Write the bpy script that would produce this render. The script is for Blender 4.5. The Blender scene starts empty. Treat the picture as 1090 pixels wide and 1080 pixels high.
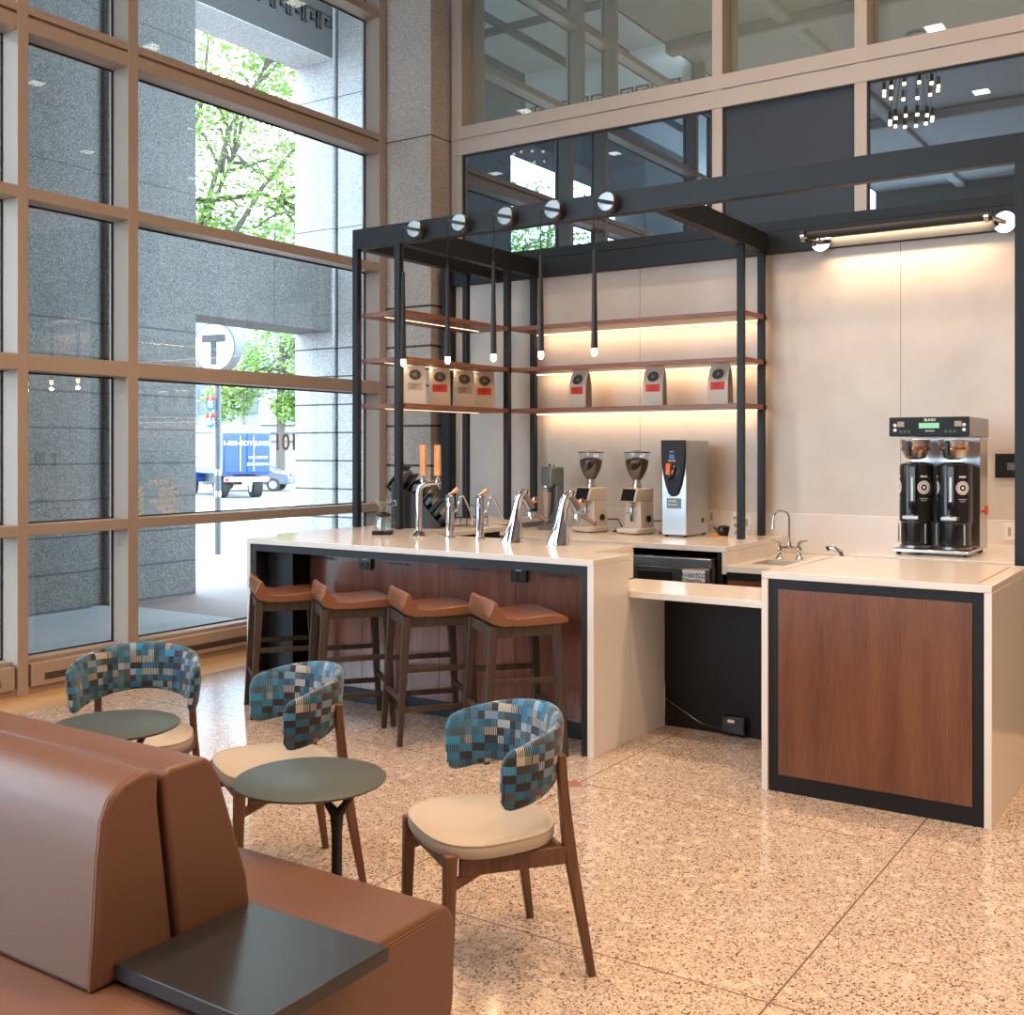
import bpy, bmesh, math, random
from mathutils import Vector, Matrix, Euler
random.seed(7)
PI = math.pi
D = bpy.data
S = bpy.context.scene
COL = S.collection

# ---------------------------------------------------------------- camera
TH = math.atan(777 / 1171.0)
cam_d = D.cameras.new('camera'); cam = D.objects.new('camera', cam_d); COL.objects.link(cam)
cam.location = (0, 0, 1.665)
cam.rotation_euler = (PI / 2, 0, TH)
cam_d.sensor_fit = 'HORIZONTAL'; cam_d.sensor_width = 36.0
cam_d.lens = 1171.0 / 1090.0 * 36.0
cam_d.shift_x = 0.0
cam_d.shift_y = -(540 - 478) / 1090.0
cam_d.clip_start = 0.05; cam_d.clip_end = 400
S.camera = cam

# ---------------------------------------------------------------- world and exposure
W = D.worlds.new('sky'); S.world = W; W.use_nodes = True
bg = W.node_tree.nodes['Background']
bg.inputs['Color'].default_value = (0.66, 0.84, 1.0, 1)
bg.inputs['Strength'].default_value = 10.5
S.view_settings.view_transform = 'Standard'
S.view_settings.look = 'None'
S.view_settings.gamma = 1.0
S.view_settings.use_curve_mapping = False
S.view_settings.exposure = 0.22
S.cycles.use_denoising = True
S.cycles.max_bounces = 12
S.cycles.transparent_max_bounces = 24
S.cycles.diffuse_bounces = 6
S.cycles.glossy_bounces = 6
S.cycles.caustics_reflective = False
S.cycles.caustics_refractive = False
S.cycles.sample_clamp_indirect = 6.0

WARM = (1.0, 0.66, 0.40)
def area_light(name, loc, power, sx, sy=None, rot=(0, 0, 0), color=WARM, parent=None, spread=PI):
    l = D.lights.new(name, 'AREA'); l.energy = power; l.color = color
    l.shape = 'RECTANGLE' if sy else 'SQUARE'; l.size = sx
    if sy: l.size_y = sy
    l.spread = spread
    o = D.objects.new(name, l); COL.objects.link(o); o.location = loc; o.rotation_euler = rot
    if parent: o.parent = parent
    return o

# ---------------------------------------------------------------- materials
def nt(name):
    m = D.materials.new(name); m.use_nodes = True
    t = m.node_tree; return m, t, t.nodes['Principled BSDF']
def N(t, k, **kw):
    n = t.nodes.new(k)
    for a, b in kw.items():
        if a.startswith('i_'): n.inputs[a[2:].replace('_', ' ')].default_value = b
        else: setattr(n, a, b)
    return n
def math_n(t, op, a, b=None):
    n = t.nodes.new('ShaderNodeMath'); n.operation = op
    for i, v in enumerate((a, b)):
        if v is None: continue
        if isinstance(v, (int, float)): n.inputs[i].default_value = v
        else: t.links.new(v, n.inputs[i])
    return n.outputs[0]
def mixc(t, f, a, b, mode='MIX'):
    n = t.nodes.new('ShaderNodeMix'); n.data_type = 'RGBA'; n.blend_type = mode
    for i, v in ((0, f), (6, a), (7, b)):
        if isinstance(v, (int, float)): n.inputs[i].default_value = v
        elif isinstance(v, tuple): n.inputs[i].default_value = (*v, 1) if len(v) == 3 else v
        else: t.links.new(v, n.inputs[i])
    return n.outputs[2]
def ramp(t, fac, stops, const=False):
    n = t.nodes.new('ShaderNodeValToRGB'); r = n.color_ramp
    if const: r.interpolation = 'CONSTANT'
    while len(r.elements) < len(stops): r.elements.new(0.5)
    for e, (p, c) in zip(r.elements, stops): e.position = p; e.color = (*c, 1)
    t.links.new(fac, n.inputs[0]); return n.outputs[0]
def plain(name, col, rough=0.5, metal=0.0, bump=0.0, bscale=200, var=0.0, vscale=4, spec=None, coat=0):
    m, t, p = nt(name)
    p.inputs['Base Color'].default_value = (*col, 1)
    p.inputs['Roughness'].default_value = rough; p.inputs['Metallic'].default_value = metal
    if spec is not None: p.inputs['Specular IOR Level'].default_value = spec
    if coat: p.inputs['Coat Weight'].default_value = coat
    co = N(t, 'ShaderNodeTexCoord')
    nz = N(t, 'ShaderNodeTexNoise', i_Scale=vscale, i_Detail=4.0); t.links.new(co.outputs['Object'], nz.inputs['Vector'])
    v = var if var else 0.04
    c = mixc(t, nz.outputs['Fac'], tuple(x * (1 - v) for x in col), tuple(min(1, x * (1 + v)) for x in col))
    t.links.new(c, p.inputs['Base Color'])
    if bump:
        b = N(t, 'ShaderNodeBump', i_Strength=bump, i_Distance=0.002)
        n2 = N(t, 'ShaderNodeTexNoise', i_Scale=float(bscale), i_Detail=3.0); t.links.new(co.outputs['Object'], n2.inputs['Vector'])
        t.links.new(n2.outputs['Fac'], b.inputs['Height']); t.links.new(b.outputs[0], p.inputs['Normal'])
    return m
def emis(name, col, s):
    m, t, p = nt(name)
    p.inputs['Base Color'].default_value = (*col, 1)
    p.inputs['Emission Color'].default_value = (*col, 1); p.inputs['Emission Strength'].default_value = s
    return m
def line_mask(t, coord, period, width, off=0.0):
    a = math_n(t, 'ADD', coord, -off + 1000 * period)
    a = math_n(t, 'MODULO', a, period)
    return math_n(t, 'LESS_THAN', a, width)
def world_xyz(t):
    g = N(t, 'ShaderNodeNewGeometry'); s = N(t, 'ShaderNodeSeparateXYZ'); t.links.new(g.outputs['Position'], s.inputs[0])
    return g, s.outputs[0], s.outputs[1], s.outputs[2]
def granite(name, cols, scale=120, rough=0.75, courses=None, rock=0.0):
    m, t, p = nt(name); g, x, y, z = world_xyz(t)
    v = N(t, 'ShaderNodeTexVoronoi', i_Scale=float(scale)); t.links.new(g.outputs['Position'], v.inputs['Vector'])
    s = N(t, 'ShaderNodeSeparateColor'); t.links.new(v.outputs['Color'], s.inputs[0])
    n = len(cols)
    c = ramp(t, s.outputs[0], [(i / n, cc) for i, cc in enumerate(cols)], True)
    nz = N(t, 'ShaderNodeTexNoise', i_Scale=1.3, i_Detail=5.0); t.links.new(g.outputs['Position'], nz.inputs['Vector'])
    c = mixc(t, 0.35, c, ramp(t, nz.outputs['Fac'], [(0.3, (0.6, 0.6, 0.6)), (0.7, (1, 1, 1))]), 'MULTIPLY')
    if courses:
        per, zmax, big = courses
        low = math_n(t, 'MULTIPLY', line_mask(t, z, per, 0.022), math_n(t, 'LESS_THAN', z, zmax))
        hi = math_n(t, 'MULTIPLY', line_mask(t, z, big, 0.012, 1.1), math_n(t, 'GREATER_THAN', z, zmax))
        c = mixc(t, math_n(t, 'ADD', low, hi), c, (0.06, 0.06, 0.06))
    t.links.new(c, p.inputs['Base Color']); p.inputs['Roughness'].default_value = rough
    if rock:
        b = N(t, 'ShaderNodeBump', i_Strength=rock, i_Distance=0.06)
        n2 = N(t, 'ShaderNodeTexNoise', i_Scale=5.0, i_Detail=8.0); t.links.new(g.outputs['Position'], n2.inputs['Vector'])
        t.links.new(n2.outputs['Fac'], b.inputs['Height']); t.links.new(b.outputs[0], p.inputs['Normal'])
    return m
def wood(name, dark, light, axis='z', scale=3.0, rough=0.45, fine=60, coat=0.0):
    m, t, p = nt(name)
    co = N(t, 'ShaderNodeTexCoord'); mp = N(t, 'ShaderNodeMapping'); t.links.new(co.outputs['Object'], mp.inputs['Vector'])
    sc = {'x': (1, 14, 14), 'y': (14, 1, 14), 'z': (14, 14, 1)}[axis]
    mp.inputs['Scale'].default_value = tuple(s * scale for s in sc)
    n1 = N(t, 'ShaderNodeTexNoise', i_Scale=0.6, i_Detail=6.0, i_Roughness=0.6); t.links.new(mp.outputs[0], n1.inputs['Vector'])
    mp2 = N(t, 'ShaderNodeMapping'); t.links.new(co.outputs['Object'], mp2.inputs['Vector'])
    mp2.inputs['Scale'].default_value = tuple(s * fine / 14 for s in sc)
    n2 = N(t, 'ShaderNodeTexNoise', i_Scale=1.5, i_Detail=3.0); t.links.new(mp2.outputs[0], n2.inputs['Vector'])
    f = math_n(t, 'ADD', math_n(t, 'MULTIPLY', n1.outputs['Fac'], 0.65), math_n(t, 'MULTIPLY', n2.outputs['Fac'], 0.35))
    t.links.new(ramp(t, f, [(0.36, dark), (0.62, light)]), p.inputs['Base Color'])
    p.inputs['Roughness'].default_value = rough
    if coat: p.inputs['Coat Weight'].default_value = coat; p.inputs['Coat Roughness'].default_value = 0.12
    return m
def glass_pane(name, refl=1.45, tint=(0.95, 0.985, 1.0), extra=0.0, rough=0.0):
    m = D.materials.new(name); m.use_nodes = True; t = m.node_tree; t.nodes.clear()
    out = N(t, 'ShaderNodeOutputMaterial'); mx = N(t, 'ShaderNodeMixShader')
    tr = N(t, 'ShaderNodeBsdfTransparent'); tr.inputs[0].default_value = (*tint, 1)
    gl = N(t, 'ShaderNodeBsdfGlossy'); gl.inputs['Roughness'].default_value = rough; gl.inputs[0].default_value = (0.9, 0.95, 1, 1)
    fr = N(t, 'ShaderNodeFresnel')
    ge = N(t, 'ShaderNodeNewGeometry')   # same reflectance from either side of the pane
    t.links.new(math_n(t, 'ADD', math_n(t, 'MULTIPLY', ge.outputs['Backfacing'], 1 / refl - refl), refl), fr.inputs['IOR'])
    f = math_n(t, 'MINIMUM', math_n(t, 'ADD', fr.outputs[0], extra), 1.0)
    t.links.new(f, mx.inputs[0]); t.links.new(tr.outputs[0], mx.inputs[1]); t.links.new(gl.outputs[0], mx.inputs[2])
    t.links.new(mx.outputs[0], out.inputs[0]); return m
def mirror_glass(name, back, f, tint):
    m = D.materials.new(name); m.use_nodes = True; t = m.node_tree; t.nodes.clear()
    out = N(t, 'ShaderNodeOutputMaterial'); mx = N(t, 'ShaderNodeMixShader'); mx.inputs[0].default_value = f
    df = N(t, 'ShaderNodeBsdfDiffuse'); df.inputs[0].default_value = (*back, 1)
    gl = N(t, 'ShaderNodeBsdfGlossy'); gl.inputs['Roughness'].default_value = 0.004; gl.inputs[0].default_value = (*tint, 1)
    t.links.new(df.outputs[0], mx.inputs[1]); t.links.new(gl.outputs[0], mx.inputs[2]); t.links.new(mx.outputs[0], out.inputs[0]); return m

M = {}
M['frame'] = plain('champagne aluminium', (0.44, 0.36, 0.30), 0.42, 0.15)
M['frame_b'] = plain('champagne aluminium upper', (0.48, 0.41, 0.35), 0.42, 0.15)
M['glass'] = glass_pane('window glass', 1.5, extra=0.02)
M['spandrel'] = mirror_glass('spandrel glass', (0.035, 0.05, 0.065), 0.55, (0.62, 0.76, 0.88))
M['upper_glass'] = mirror_glass('upper glass', (0.24, 0.29, 0.27), 0.5, (0.80, 0.88, 0.86))
M['dark_panel'] = plain('slate panel', (0.018, 0.024, 0.033), 0.5)
M['gasket'] = plain('black gasket', (0.02, 0.02, 0.022), 0.6)
M['black_steel'] = plain('blackened steel', (0.016, 0.020, 0.024), 0.45, 0.0, spec=0.28)
M['black_lam'] = plain('black laminate', (0.010, 0.010, 0.011), 0.5, spec=0.3)
M['quartz'] = plain('white quartz', (0.74, 0.70, 0.655), 0.16, 0, var=0.015, vscale=30)
M['walnut'] = wood('walnut veneer', (0.105, 0.034, 0.014), (0.19, 0.072, 0.030), 'z', 1.2, 0.33, 70)
M['bar_wood'] = wood('bar front veneer', (0.12, 0.035, 0.022), (0.23, 0.085, 0.055), 'z', 1.2, 0.22, 70, coat=0.4)
M['shelf_wood'] = wood('shelf walnut', (0.13, 0.045, 0.025), (0.25, 0.10, 0.055), 'x', 1.5, 0.35)
M['shelf_wood_y'] = wood('shelf walnut lengthwise', (0.13, 0.045, 0.025), (0.25, 0.10, 0.055), 'y', 1.5, 0.35)
M['stool_wood'] = wood('dark stained ash', (0.030, 0.020, 0.014), (0.068, 0.046, 0.033), 'z', 3, 0.5)
M['chair_wood'] = wood('brown stained beech', (0.085, 0.038, 0.021), (0.165, 0.078, 0.045), 'z', 3, 0.42)
M['leather'] = plain('cognac leather', (0.215, 0.088, 0.043), 0.32, 0, bump=0.35, bscale=350, var=0.12, vscale=3)
M['sofa_leather'] = plain('tan leatherette', (0.145, 0.070, 0.044), 0.40, 0, bump=0.3, bscale=420, var=0.06, vscale=2)
M['thread'] = plain('orange stitching', (0.26, 0.115, 0.055), 0.7)
M['beige'] = plain('beige linen upholstery', (0.46, 0.41, 0.35), 0.9, 0, bump=0.5, bscale=700, var=0.10, vscale=160)
M['grey_top'] = plain('grey green table laminate', (0.060, 0.076, 0.070), 0.42, 0, bump=0.1, bscale=300)
M['black_stone'] = plain('black stone laminate', (0.022, 0.022, 0.024), 0.28, 0, bump=0.15, bscale=260)
M['black_metal'] = plain('black powder coat', (0.015, 0.016, 0.018), 0.45)
M['chrome'] = plain('chrome', (0.58, 0.58, 0.60), 0.08, 1.0)
M['steel'] = plain('brushed steel', (0.55, 0.54, 0.53), 0.28, 1.0)
M['steel_dark'] = plain('dark brushed steel', (0.33, 0.32, 0.32), 0.3, 1.0)
M['copper'] = plain('copper knob', (0.65, 0.32, 0.18), 0.25, 1.0)
M['gunmetal'] = plain('grey frother enamel', (0.16, 0.19, 0.21), 0.35, 0.3)
M['oak'] = wood('oak floor', (0.50, 0.30, 0.14), (0.66, 0.44, 0.24), 'y', 1.0, 0.3)
M['tap_wood'] = wood('orange tap handle wood', (0.60, 0.25, 0.06), (0.85, 0.42, 0.14), 'z', 3, 0.4)
M['wall'] = plain('taupe wall', (0.20, 0.175, 0.15), 0.85)
M['ceil'] = plain('ceiling plaster', (0.42, 0.41, 0.40), 0.9)
M['white_wall'] = plain('pale panel', (0.66, 0.66, 0.65), 0.6)
M['paper'] = plain('white kraft bag', (0.64, 0.58, 0.50), 0.55, 0, bump=0.5, bscale=25)
M['kraft_side'] = plain('bag gusset', (0.30, 0.25, 0.19), 0.55, 0, bump=0.5, bscale=25)
M['red'] = plain('red label', (0.75, 0.045, 0.03), 0.6)
M['tan_label'] = plain('tan label', (0.42, 0.36, 0.30), 0.6)
M['ink'] = plain('dark ink', (0.05, 0.05, 0.05), 0.7)
M['white'] = plain('white print', (0.8, 0.8, 0.78), 0.6)
M['blue_ink'] = plain('blue print', (0.04, 0.2, 0.55), 0.6)
M['black_plastic'] = plain('black plastic', (0.015, 0.015, 0.017), 0.22)
M['cream_enamel'] = plain('cream grinder enamel', (0.68, 0.62, 0.54), 0.3, 0.1)
M['beans'] = plain('coffee beans', (0.05, 0.022, 0.012), 0.5, 0, bump=1.0, bscale=120, var=0.5, vscale=120)
M['orange'] = plain('orange plastic', (0.8, 0.16, 0.04), 0.4)
M['clear'] = glass_pane('clear vessel glass', 1.45, (0.90, 0.93, 0.93), 0.10)
M['screen'] = plain('dark screen glass', (0.012, 0.016, 0.02), 0.08)
M['led'] = emis('warm led diffuser', (1.0, 0.70, 0.42), 3.0)
M['bulb'] = emis('glowing bulb', (1.0, 0.66, 0.32), 14.0)
M['ceil_lamp'] = emis('recessed lamp glow', (1.0, 0.86, 0.66), 14.0)
M['green_led'] = emis('green display', (0.25, 0.6, 0.35), 0.35)
M['g_col'] = granite('column granite', [(0.58, 0.54, 0.49), (0.40, 0.37, 0.33), (0.64, 0.60, 0.56), (0.30, 0.27, 0.24), (0.52, 0.47, 0.42), (0.70, 0.66, 0.62), (0.45, 0.40, 0.36)], 210, 0.6, (0.375, 3.3, 1.75))
M['g_shaded'] = granite('shaded pier granite', [(0.14, 0.137, 0.125), (0.095, 0.094, 0.088), (0.17, 0.165, 0.15), (0.075, 0.075, 0.07), (0.12, 0.118, 0.11), (0.21, 0.205, 0.19)], 110, 0.8, (0.375, 3.2, 1.75), rock=0.35)  # colour darkened to stand for the piers' shaded side
M['g_lit'] = granite('lit granite', [(0.50, 0.50, 0.50), (0.38, 0.38, 0.38), (0.58, 0.58, 0.58), (0.30, 0.30, 0.30), (0.46, 0.46, 0.46)], 100, 0.8, (0.375, 3.2, 1.75))  # paler colour stands in for daylight on the right pier and soffit
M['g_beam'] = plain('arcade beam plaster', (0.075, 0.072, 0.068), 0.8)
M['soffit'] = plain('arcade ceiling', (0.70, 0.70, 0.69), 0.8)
M['meander'] = plain('dark meander inlay', (0.025, 0.03, 0.03), 0.6)

# plaster panels with fine joints
def panel_mat():
    m, t, p = nt('cream wall panel'); g, x, y, z = world_xyz(t)
    nz = N(t, 'ShaderNodeTexNoise', i_Scale=2.2, i_Detail=7.0, i_Roughness=0.6); t.links.new(g.outputs['Position'], nz.inputs['Vector'])
    n2 = N(t, 'ShaderNodeTexNoise', i_Scale=160.0, i_Detail=2.0); t.links.new(g.outputs['Position'], n2.inputs['Vector'])
    c = ramp(t, nz.outputs['Fac'], [(0.3, (0.60, 0.54, 0.47)), (0.7, (0.70, 0.64, 0.57))])
    c = mixc(t, 0.12, c, n2.outputs['Color'], 'MULTIPLY')
    seam = line_mask(t, x, 1.069, 0.005, -4.234)
    c = mixc(t, seam, c, (0.20, 0.16, 0.12))
    t.links.new(c, p.inputs['Base Color']); p.inputs['Roughness'].default_value = 0.38
    return m
M['panel'] = panel_mat()

def floor_mat():
    m, t, p = nt('polished pink granite floor'); g, x, y, z = world_xyz(t)
    v = N(t, 'ShaderNodeTexVoronoi', i_Scale=150.0); t.links.new(g.outputs['Position'], v.inputs['Vector'])
    s = N(t, 'ShaderNodeSeparateColor'); t.links.new(v.outputs['Color'], s.inputs[0])
    c = ramp(t, s.outputs[0], [(0, (0.46, 0.36, 0.29)), (0.16, (0.56, 0.47, 0.40)), (0.34, (0.42, 0.32, 0.26)), (0.48, (0.60, 0.51, 0.44)),
                               (0.66, (0.085, 0.07, 0.06)), (0.74, (0.50, 0.40, 0.33)), (0.86, (0.22, 0.17, 0.14)), (0.93, (0.66, 0.59, 0.53))], True)
    v2 = N(t, 'ShaderNodeTexVoronoi', i_Scale=34.0); t.links.new(g.outputs['Position'], v2.inputs['Vector'])
    s2 = N(t, 'ShaderNodeSeparateColor'); t.links.new(v2.outputs['Color'], s2.inputs[0])
    c = mixc(t, math_n(t, 'MULTIPLY', math_n(t, 'GREATER_THAN', s2.outputs[1], 0.93), 0.45), c, (0.82, 0.68, 0.56))
    tile = N(t, 'ShaderNodeTexNoise', i_Scale=0.8, i_Detail=3.0); t.links.new(g.outputs['Position'], tile.inputs['Vector'])
    c = mixc(t, 0.25, c, ramp(t, tile.outputs['Fac'], [(0.35, (0.75, 0.72, 0.70)), (0.65, (1, 1, 1))]), 'MULTIPLY')
    j = math_n(t, 'MAXIMUM', line_mask(t, x, 1.575, 0.007, -2.763), line_mask(t, y, 1.575, 0.007, 4.757))
    c = mixc(t, j, c, (0.16, 0.11, 0.08))
    ax = math_n(t, 'ABSOLUTE', math_n(t, 'ADD', x, 2.79)); ay = math_n(t, 'ABSOLUTE', math_n(t, 'ADD', y, -4.72))
    dm = math_n(t, 'LESS_THAN', math_n(t, 'ADD', ax, ay), 0.075)
    c = mixc(t, dm, c, (0.34, 0.14, 0.08))
    t.links.new(c, p.inputs['Base Color'])
    p.inputs['Roughness'].default_value = 0.13
    p.inputs['Specular IOR Level'].default_value = 0.65
    return m
M['floor'] = floor_mat()

def fabric_mat():
    m, t, p = nt('blue plaid woven upholstery')
    uv = N(t, 'ShaderNodeUVMap'); s = N(t, 'ShaderNodeSeparateXYZ'); t.links.new(uv.outputs[0], s.inputs[0])
    u, v = s.outputs[0], s.outputs[1]
    cu = math_n(t, 'FLOOR', math_n(t, 'DIVIDE', u, 0.056)); cv = math_n(t, 'FLOOR', math_n(t, 'DIVIDE', v, 0.027))
    cb = N(t, 'ShaderNodeCombineXYZ'); t.links.new(cu, cb.inputs[0]); t.links.new(cv, cb.inputs[1])
    wn = N(t, 'ShaderNodeTexWhiteNoise', noise_dimensions='2D'); t.links.new(cb.outputs[0], wn.inputs['Vector'])
    # neighbours in a column keep to the same family: alternate dark and coloured rows
    par = math_n(t, 'MODULO', math_n(t, 'ADD', math_n(t, 'ADD', cu, cv), 400), 2.0)
    bright = ramp(t, wn.outputs['Value'], [(0, (0.008, 0.060, 0.105)), (0.22, (0.012, 0.13, 0.24)), (0.44, (0.008, 0.09, 0.19)), (0.60, (0.045, 0.085, 0.13)),
                                           (0.72, (0.015, 0.22, 0.40)), (0.86, (0.36, 0.34, 0.30)), (0.92, (0.16, 0.24, 0.34))], True)
    dark = ramp(t, wn.outputs['Value'], [(0, (0.016, 0.015, 0.020)), (0.45, (0.032, 0.034, 0.052)), (0.7, (0.018, 0.05, 0.07)), (0.88, (0.07, 0.07, 0.085))], True)
    base = mixc(t, math_n(t, 'GREATER_THAN', par, 0.5), bright, dark)
    # fine vertical pin stripes in some cells
    cb2 = N(t, 'ShaderNodeCombineXYZ'); t.links.new(math_n(t, 'FLOOR', math_n(t, 'DIVIDE', u, 0.028)), cb2.inputs[0]); t.links.new(math_n(t, 'FLOOR', math_n(t, 'DIVIDE', v, 0.027)), cb2.inputs[1])
    wn2 = N(t, 'ShaderNodeTexWhiteNoise', noise_dimensions='2D'); t.links.new(cb2.outputs[0], wn2.inputs['Vector'])
    st = math_n(t, 'GREATER_THAN', math_n(t, 'MODULO', math_n(t, 'ADD', u, 10), 0.0072), 0.0040)
    on = math_n(t, 'GREATER_THAN', wn2.outputs['Value'], 0.50)
    sc = ramp(t, wn2.outputs['Value'], [(0, (0.5, 0.47, 0.4)), (0.62, (0.03, 0.17, 0.27)), (0.78, (0.09, 0.24, 0.34)), (0.90, (0.02, 0.02, 0.03))], True)
    c = mixc(t, math_n(t, 'MULTIPLY', st, on), base, sc)
    t.links.new(c, p.inputs['Base Color']); p.inputs['Roughness'].default_value = 0.8
    p.inputs['Sheen Weight'].default_value = 0.2
    return m
M['fabric'] = fabric_mat()

def paving_mat():
    m, t, p = nt('sidewalk paving'); g, x, y, z = world_xyz(t)
    b = N(t, 'ShaderNodeTexBrick', i_Scale=5.0, i_Mortar_Size=0.012)
    b.inputs['Color1'].default_value = (0.22, 0.13, 0.11, 1); b.inputs['Color2'].default_value = (0.19, 0.15, 0.14, 1); b.inputs['Mortar'].default_value = (0.16, 0.155, 0.15, 1)
    t.links.new(g.outputs['Position'], b.inputs['Vector'])
    slab = math_n(t, 'MULTIPLY', math_n(t, 'LESS_THAN', y, 7.55), math_n(t, 'GREATER_THAN', x, -11.5))
    c = mixc(t, slab, b.outputs['Color'], (0.30, 0.31, 0.31))
    road = math_n(t, 'GREATER_THAN', math_n(t, 'SUBTRACT', math_n(t, 'MULTIPLY', y, 0.83), math_n(t, 'MULTIPLY', x, 0.55)), 30)
    c = mixc(t, road, c, (0.22, 0.215, 0.21))
    t.links.new(c, p.inputs['Base Color']); p.inputs['Roughness'].default_value = 0.7
    return m
M['paving'] = paving_mat()

# ---------------------------------------------------------------- mesh helpers
class MB:
    def __init__(s): s.bm = bmesh.new(); s.uv = None
    def box(s, x0, x1, y0, y1, z0, z1):
        v = [s.bm.verts.new(c) for c in ((x0, y0, z0), (x1, y0, z0), (x1, y1, z0), (x0, y1, z0), (x0, y0, z1), (x1, y0, z1), (x1, y1, z1), (x0, y1, z1))]
        for f in ((0, 3, 2, 1), (4, 5, 6, 7), (0, 1, 5, 4), (1, 2, 6, 5), (2, 3, 7, 6), (3, 0, 4, 7)): s.bm.faces.new([v[i] for i in f])
        return s
    def bar(s, a, b, w, d=None, w2=None, d2=None, up=(0, 0, 1)):
        a = Vector(a); b = Vector(b); d = d or w; w2 = w2 or w; d2 = d2 or d
        ax = (b - a).normalized(); upv = Vector(up)
        if abs(ax.dot(upv)) > 0.99: upv = Vector((0, 1, 0))
        r = ax.cross(upv).normalized(); u = r.cross(ax).normalized()
        vs = []
        for p, ww, dd in ((a, w, d), (b, w2, d2)):
            for i, j in ((-1, -1), (1, -1), (1, 1), (-1, 1)): vs.append(s.bm.verts.new(p + r * ww / 2 * i + u * dd / 2 * j))
        for f in ((0, 3, 2, 1), (4, 5, 6, 7), (0, 1, 5, 4), (1, 2, 6, 5), (2, 3, 7, 6), (3, 0, 4, 7)): s.bm.faces.new([vs[i] for i in f])
        return s
    def leg(s, a, b, w, d, w2=None, d2=None, rz=0.0):
        # bar with horizontal cross-sections turned by rz
        w2 = w2 or w; d2 = d2 or d; vs = []; c, sn = math.cos(rz), math.sin(rz)
        for p, ww, dd in ((a, w, d), (b, w2, d2)):
            for i, j in ((-1, -1), (1, -1), (1, 1), (-1, 1)):
                x, y = ww / 2 * i, dd / 2 * j
                vs.append(s.bm.verts.new((p[0] + x * c - y * sn, p[1] + x * sn + y * c, p[2])))
        for f in ((0, 3, 2, 1), (4, 5, 6, 7), (0, 1, 5, 4), (1, 2, 6, 5), (2, 3, 7, 6), (3, 0, 4, 7)): s.bm.faces.new([vs[i] for i in f])
        return s
    def tube(s, pts, r, seg=10, cap=True):
        pts = [Vector(p) for p in pts]; n = len(pts); rs = r if isinstance(r, (list, tuple)) else [r] * n
        rings = []; prev = None
        for i, p in enumerate(pts):
            tdir = (pts[min(i + 1, n - 1)] - pts[max(i - 1, 0)]).normalized()
            if prev is None:
                ref = Vector((0, 0, 1)) if abs(tdir.z) < 0.9 else Vector((1, 0, 0))
                u = tdir.cross(ref).normalized()
            else: u = (prev - tdir * prev.dot(tdir)).normalized()
            prev = u; w = tdir.cross(u)
            rings.append([s.bm.verts.new(p + (u * math.cos(2 * PI * k / seg) + w * math.sin(2 * PI * k / seg)) * rs[i]) for k in range(seg)])
        for a, b in zip(rings, rings[1:]):
            for k in range(seg): s.bm.faces.new((a[k], a[(k + 1) % seg], b[(k + 1) % seg], b[k]))
        if cap:
            s.bm.faces.new(rings[0][::-1]); s.bm.faces.new(rings[-1])
        return s
    def lathe(s, prof, c=(0, 0, 0), seg=24, sx=1, sy=1):
        rings = []
        for r, z in prof:
            if r < 1e-5: rings.append([s.bm.verts.new((c[0], c[1], c[2] + z))])
            else: rings.append([s.bm.verts.new((c[0] + r * sx * math.cos(2 * PI * k / seg), c[1] + r * sy * math.sin(2 * PI * k / seg), c[2] + z)) for k in range(seg)])
        for a, b in zip(rings, rings[1:]):
            for k in range(seg):
                k2 = (k + 1) % seg
                if len(a) == 1 and len(b) == 1: continue
                if len(a) == 1: s.bm.faces.new((a[0], b[k2], b[k]))
                elif len(b) == 1: s.bm.faces.new((a[k], a[k2], b[0]))
                else: s.bm.faces.new((a[k], a[k2], b[k2], b[k]))
        return s
    def prism(s, poly, lo, hi, axis='z'):
        def mk(p, h): return {'z': (p[0], p[1], h), 'x': (h, p[0], p[1]), 'y': (p[0], h, p[1])}[axis]
        a = [s.bm.verts.new(mk(p, lo)) for p in poly]; b = [s.bm.verts.new(mk(p, hi)) for p in poly]
        n = len(poly)
        s.bm.faces.new(a[::-1]); s.bm.faces.new(b)
        for i in range(n): s.bm.faces.new((a[i], a[(i + 1) % n], b[(i + 1) % n], b[i]))
        return s
    def quad(s, *p): s.bm.faces.new([s.bm.verts.new(q) for q in p]); return s
    def build(s, name, mat, parent=None, bevel=0, smooth=True, loc=None, rot=None, seg=2, sub=0):
        bmesh.ops.recalc_face_normals(s.bm, faces=s.bm.faces[:])
        me = D.meshes.new(name); s.bm.to_mesh(me); s.bm.free()
        me.materials.append(M[mat] if isinstance(mat, str) else mat)
        if smooth:
            me.polygons.foreach_set('use_smooth', [True] * len(me.polygons))
            if not sub: me.set_sharp_from_angle(angle=math.radians(38))
        o = D.objects.new(name, me); COL.objects.link(o)
        if parent is not None: o.parent = parent
        if loc: o.location = loc
        if rot: o.rotation_euler = rot
        if bevel:
            b = o.modifiers.new('bevel', 'BEVEL'); b.width = bevel; b.segments = seg; b.limit_method = 'ANGLE'; b.angle_limit = math.radians(40)
            b.harden_normals = False
        if sub:
            q = o.modifiers.new('sub', 'SUBSURF'); q.levels = sub; q.render_levels = sub
        return o
def B(*a): return MB().box(*a)
def thing(name, label, cat, loc=(0, 0, 0), rz=0.0, group=None):
    o = D.objects.new(name, None); COL.objects.link(o); o.empty_display_size = 0.1
    o.location = loc; o.rotation_euler = (0, 0, rz); o['label'] = label; o['category'] = cat
    if group: o['group'] = group
    return o
def tag(o, label, cat, group=None, kind=None):
    o['label'] = label; o['category'] = cat
    if group: o['group'] = group
    if kind: o['kind'] = kind
    return o
def struct(o): o['kind'] = 'structure'; return o
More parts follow.
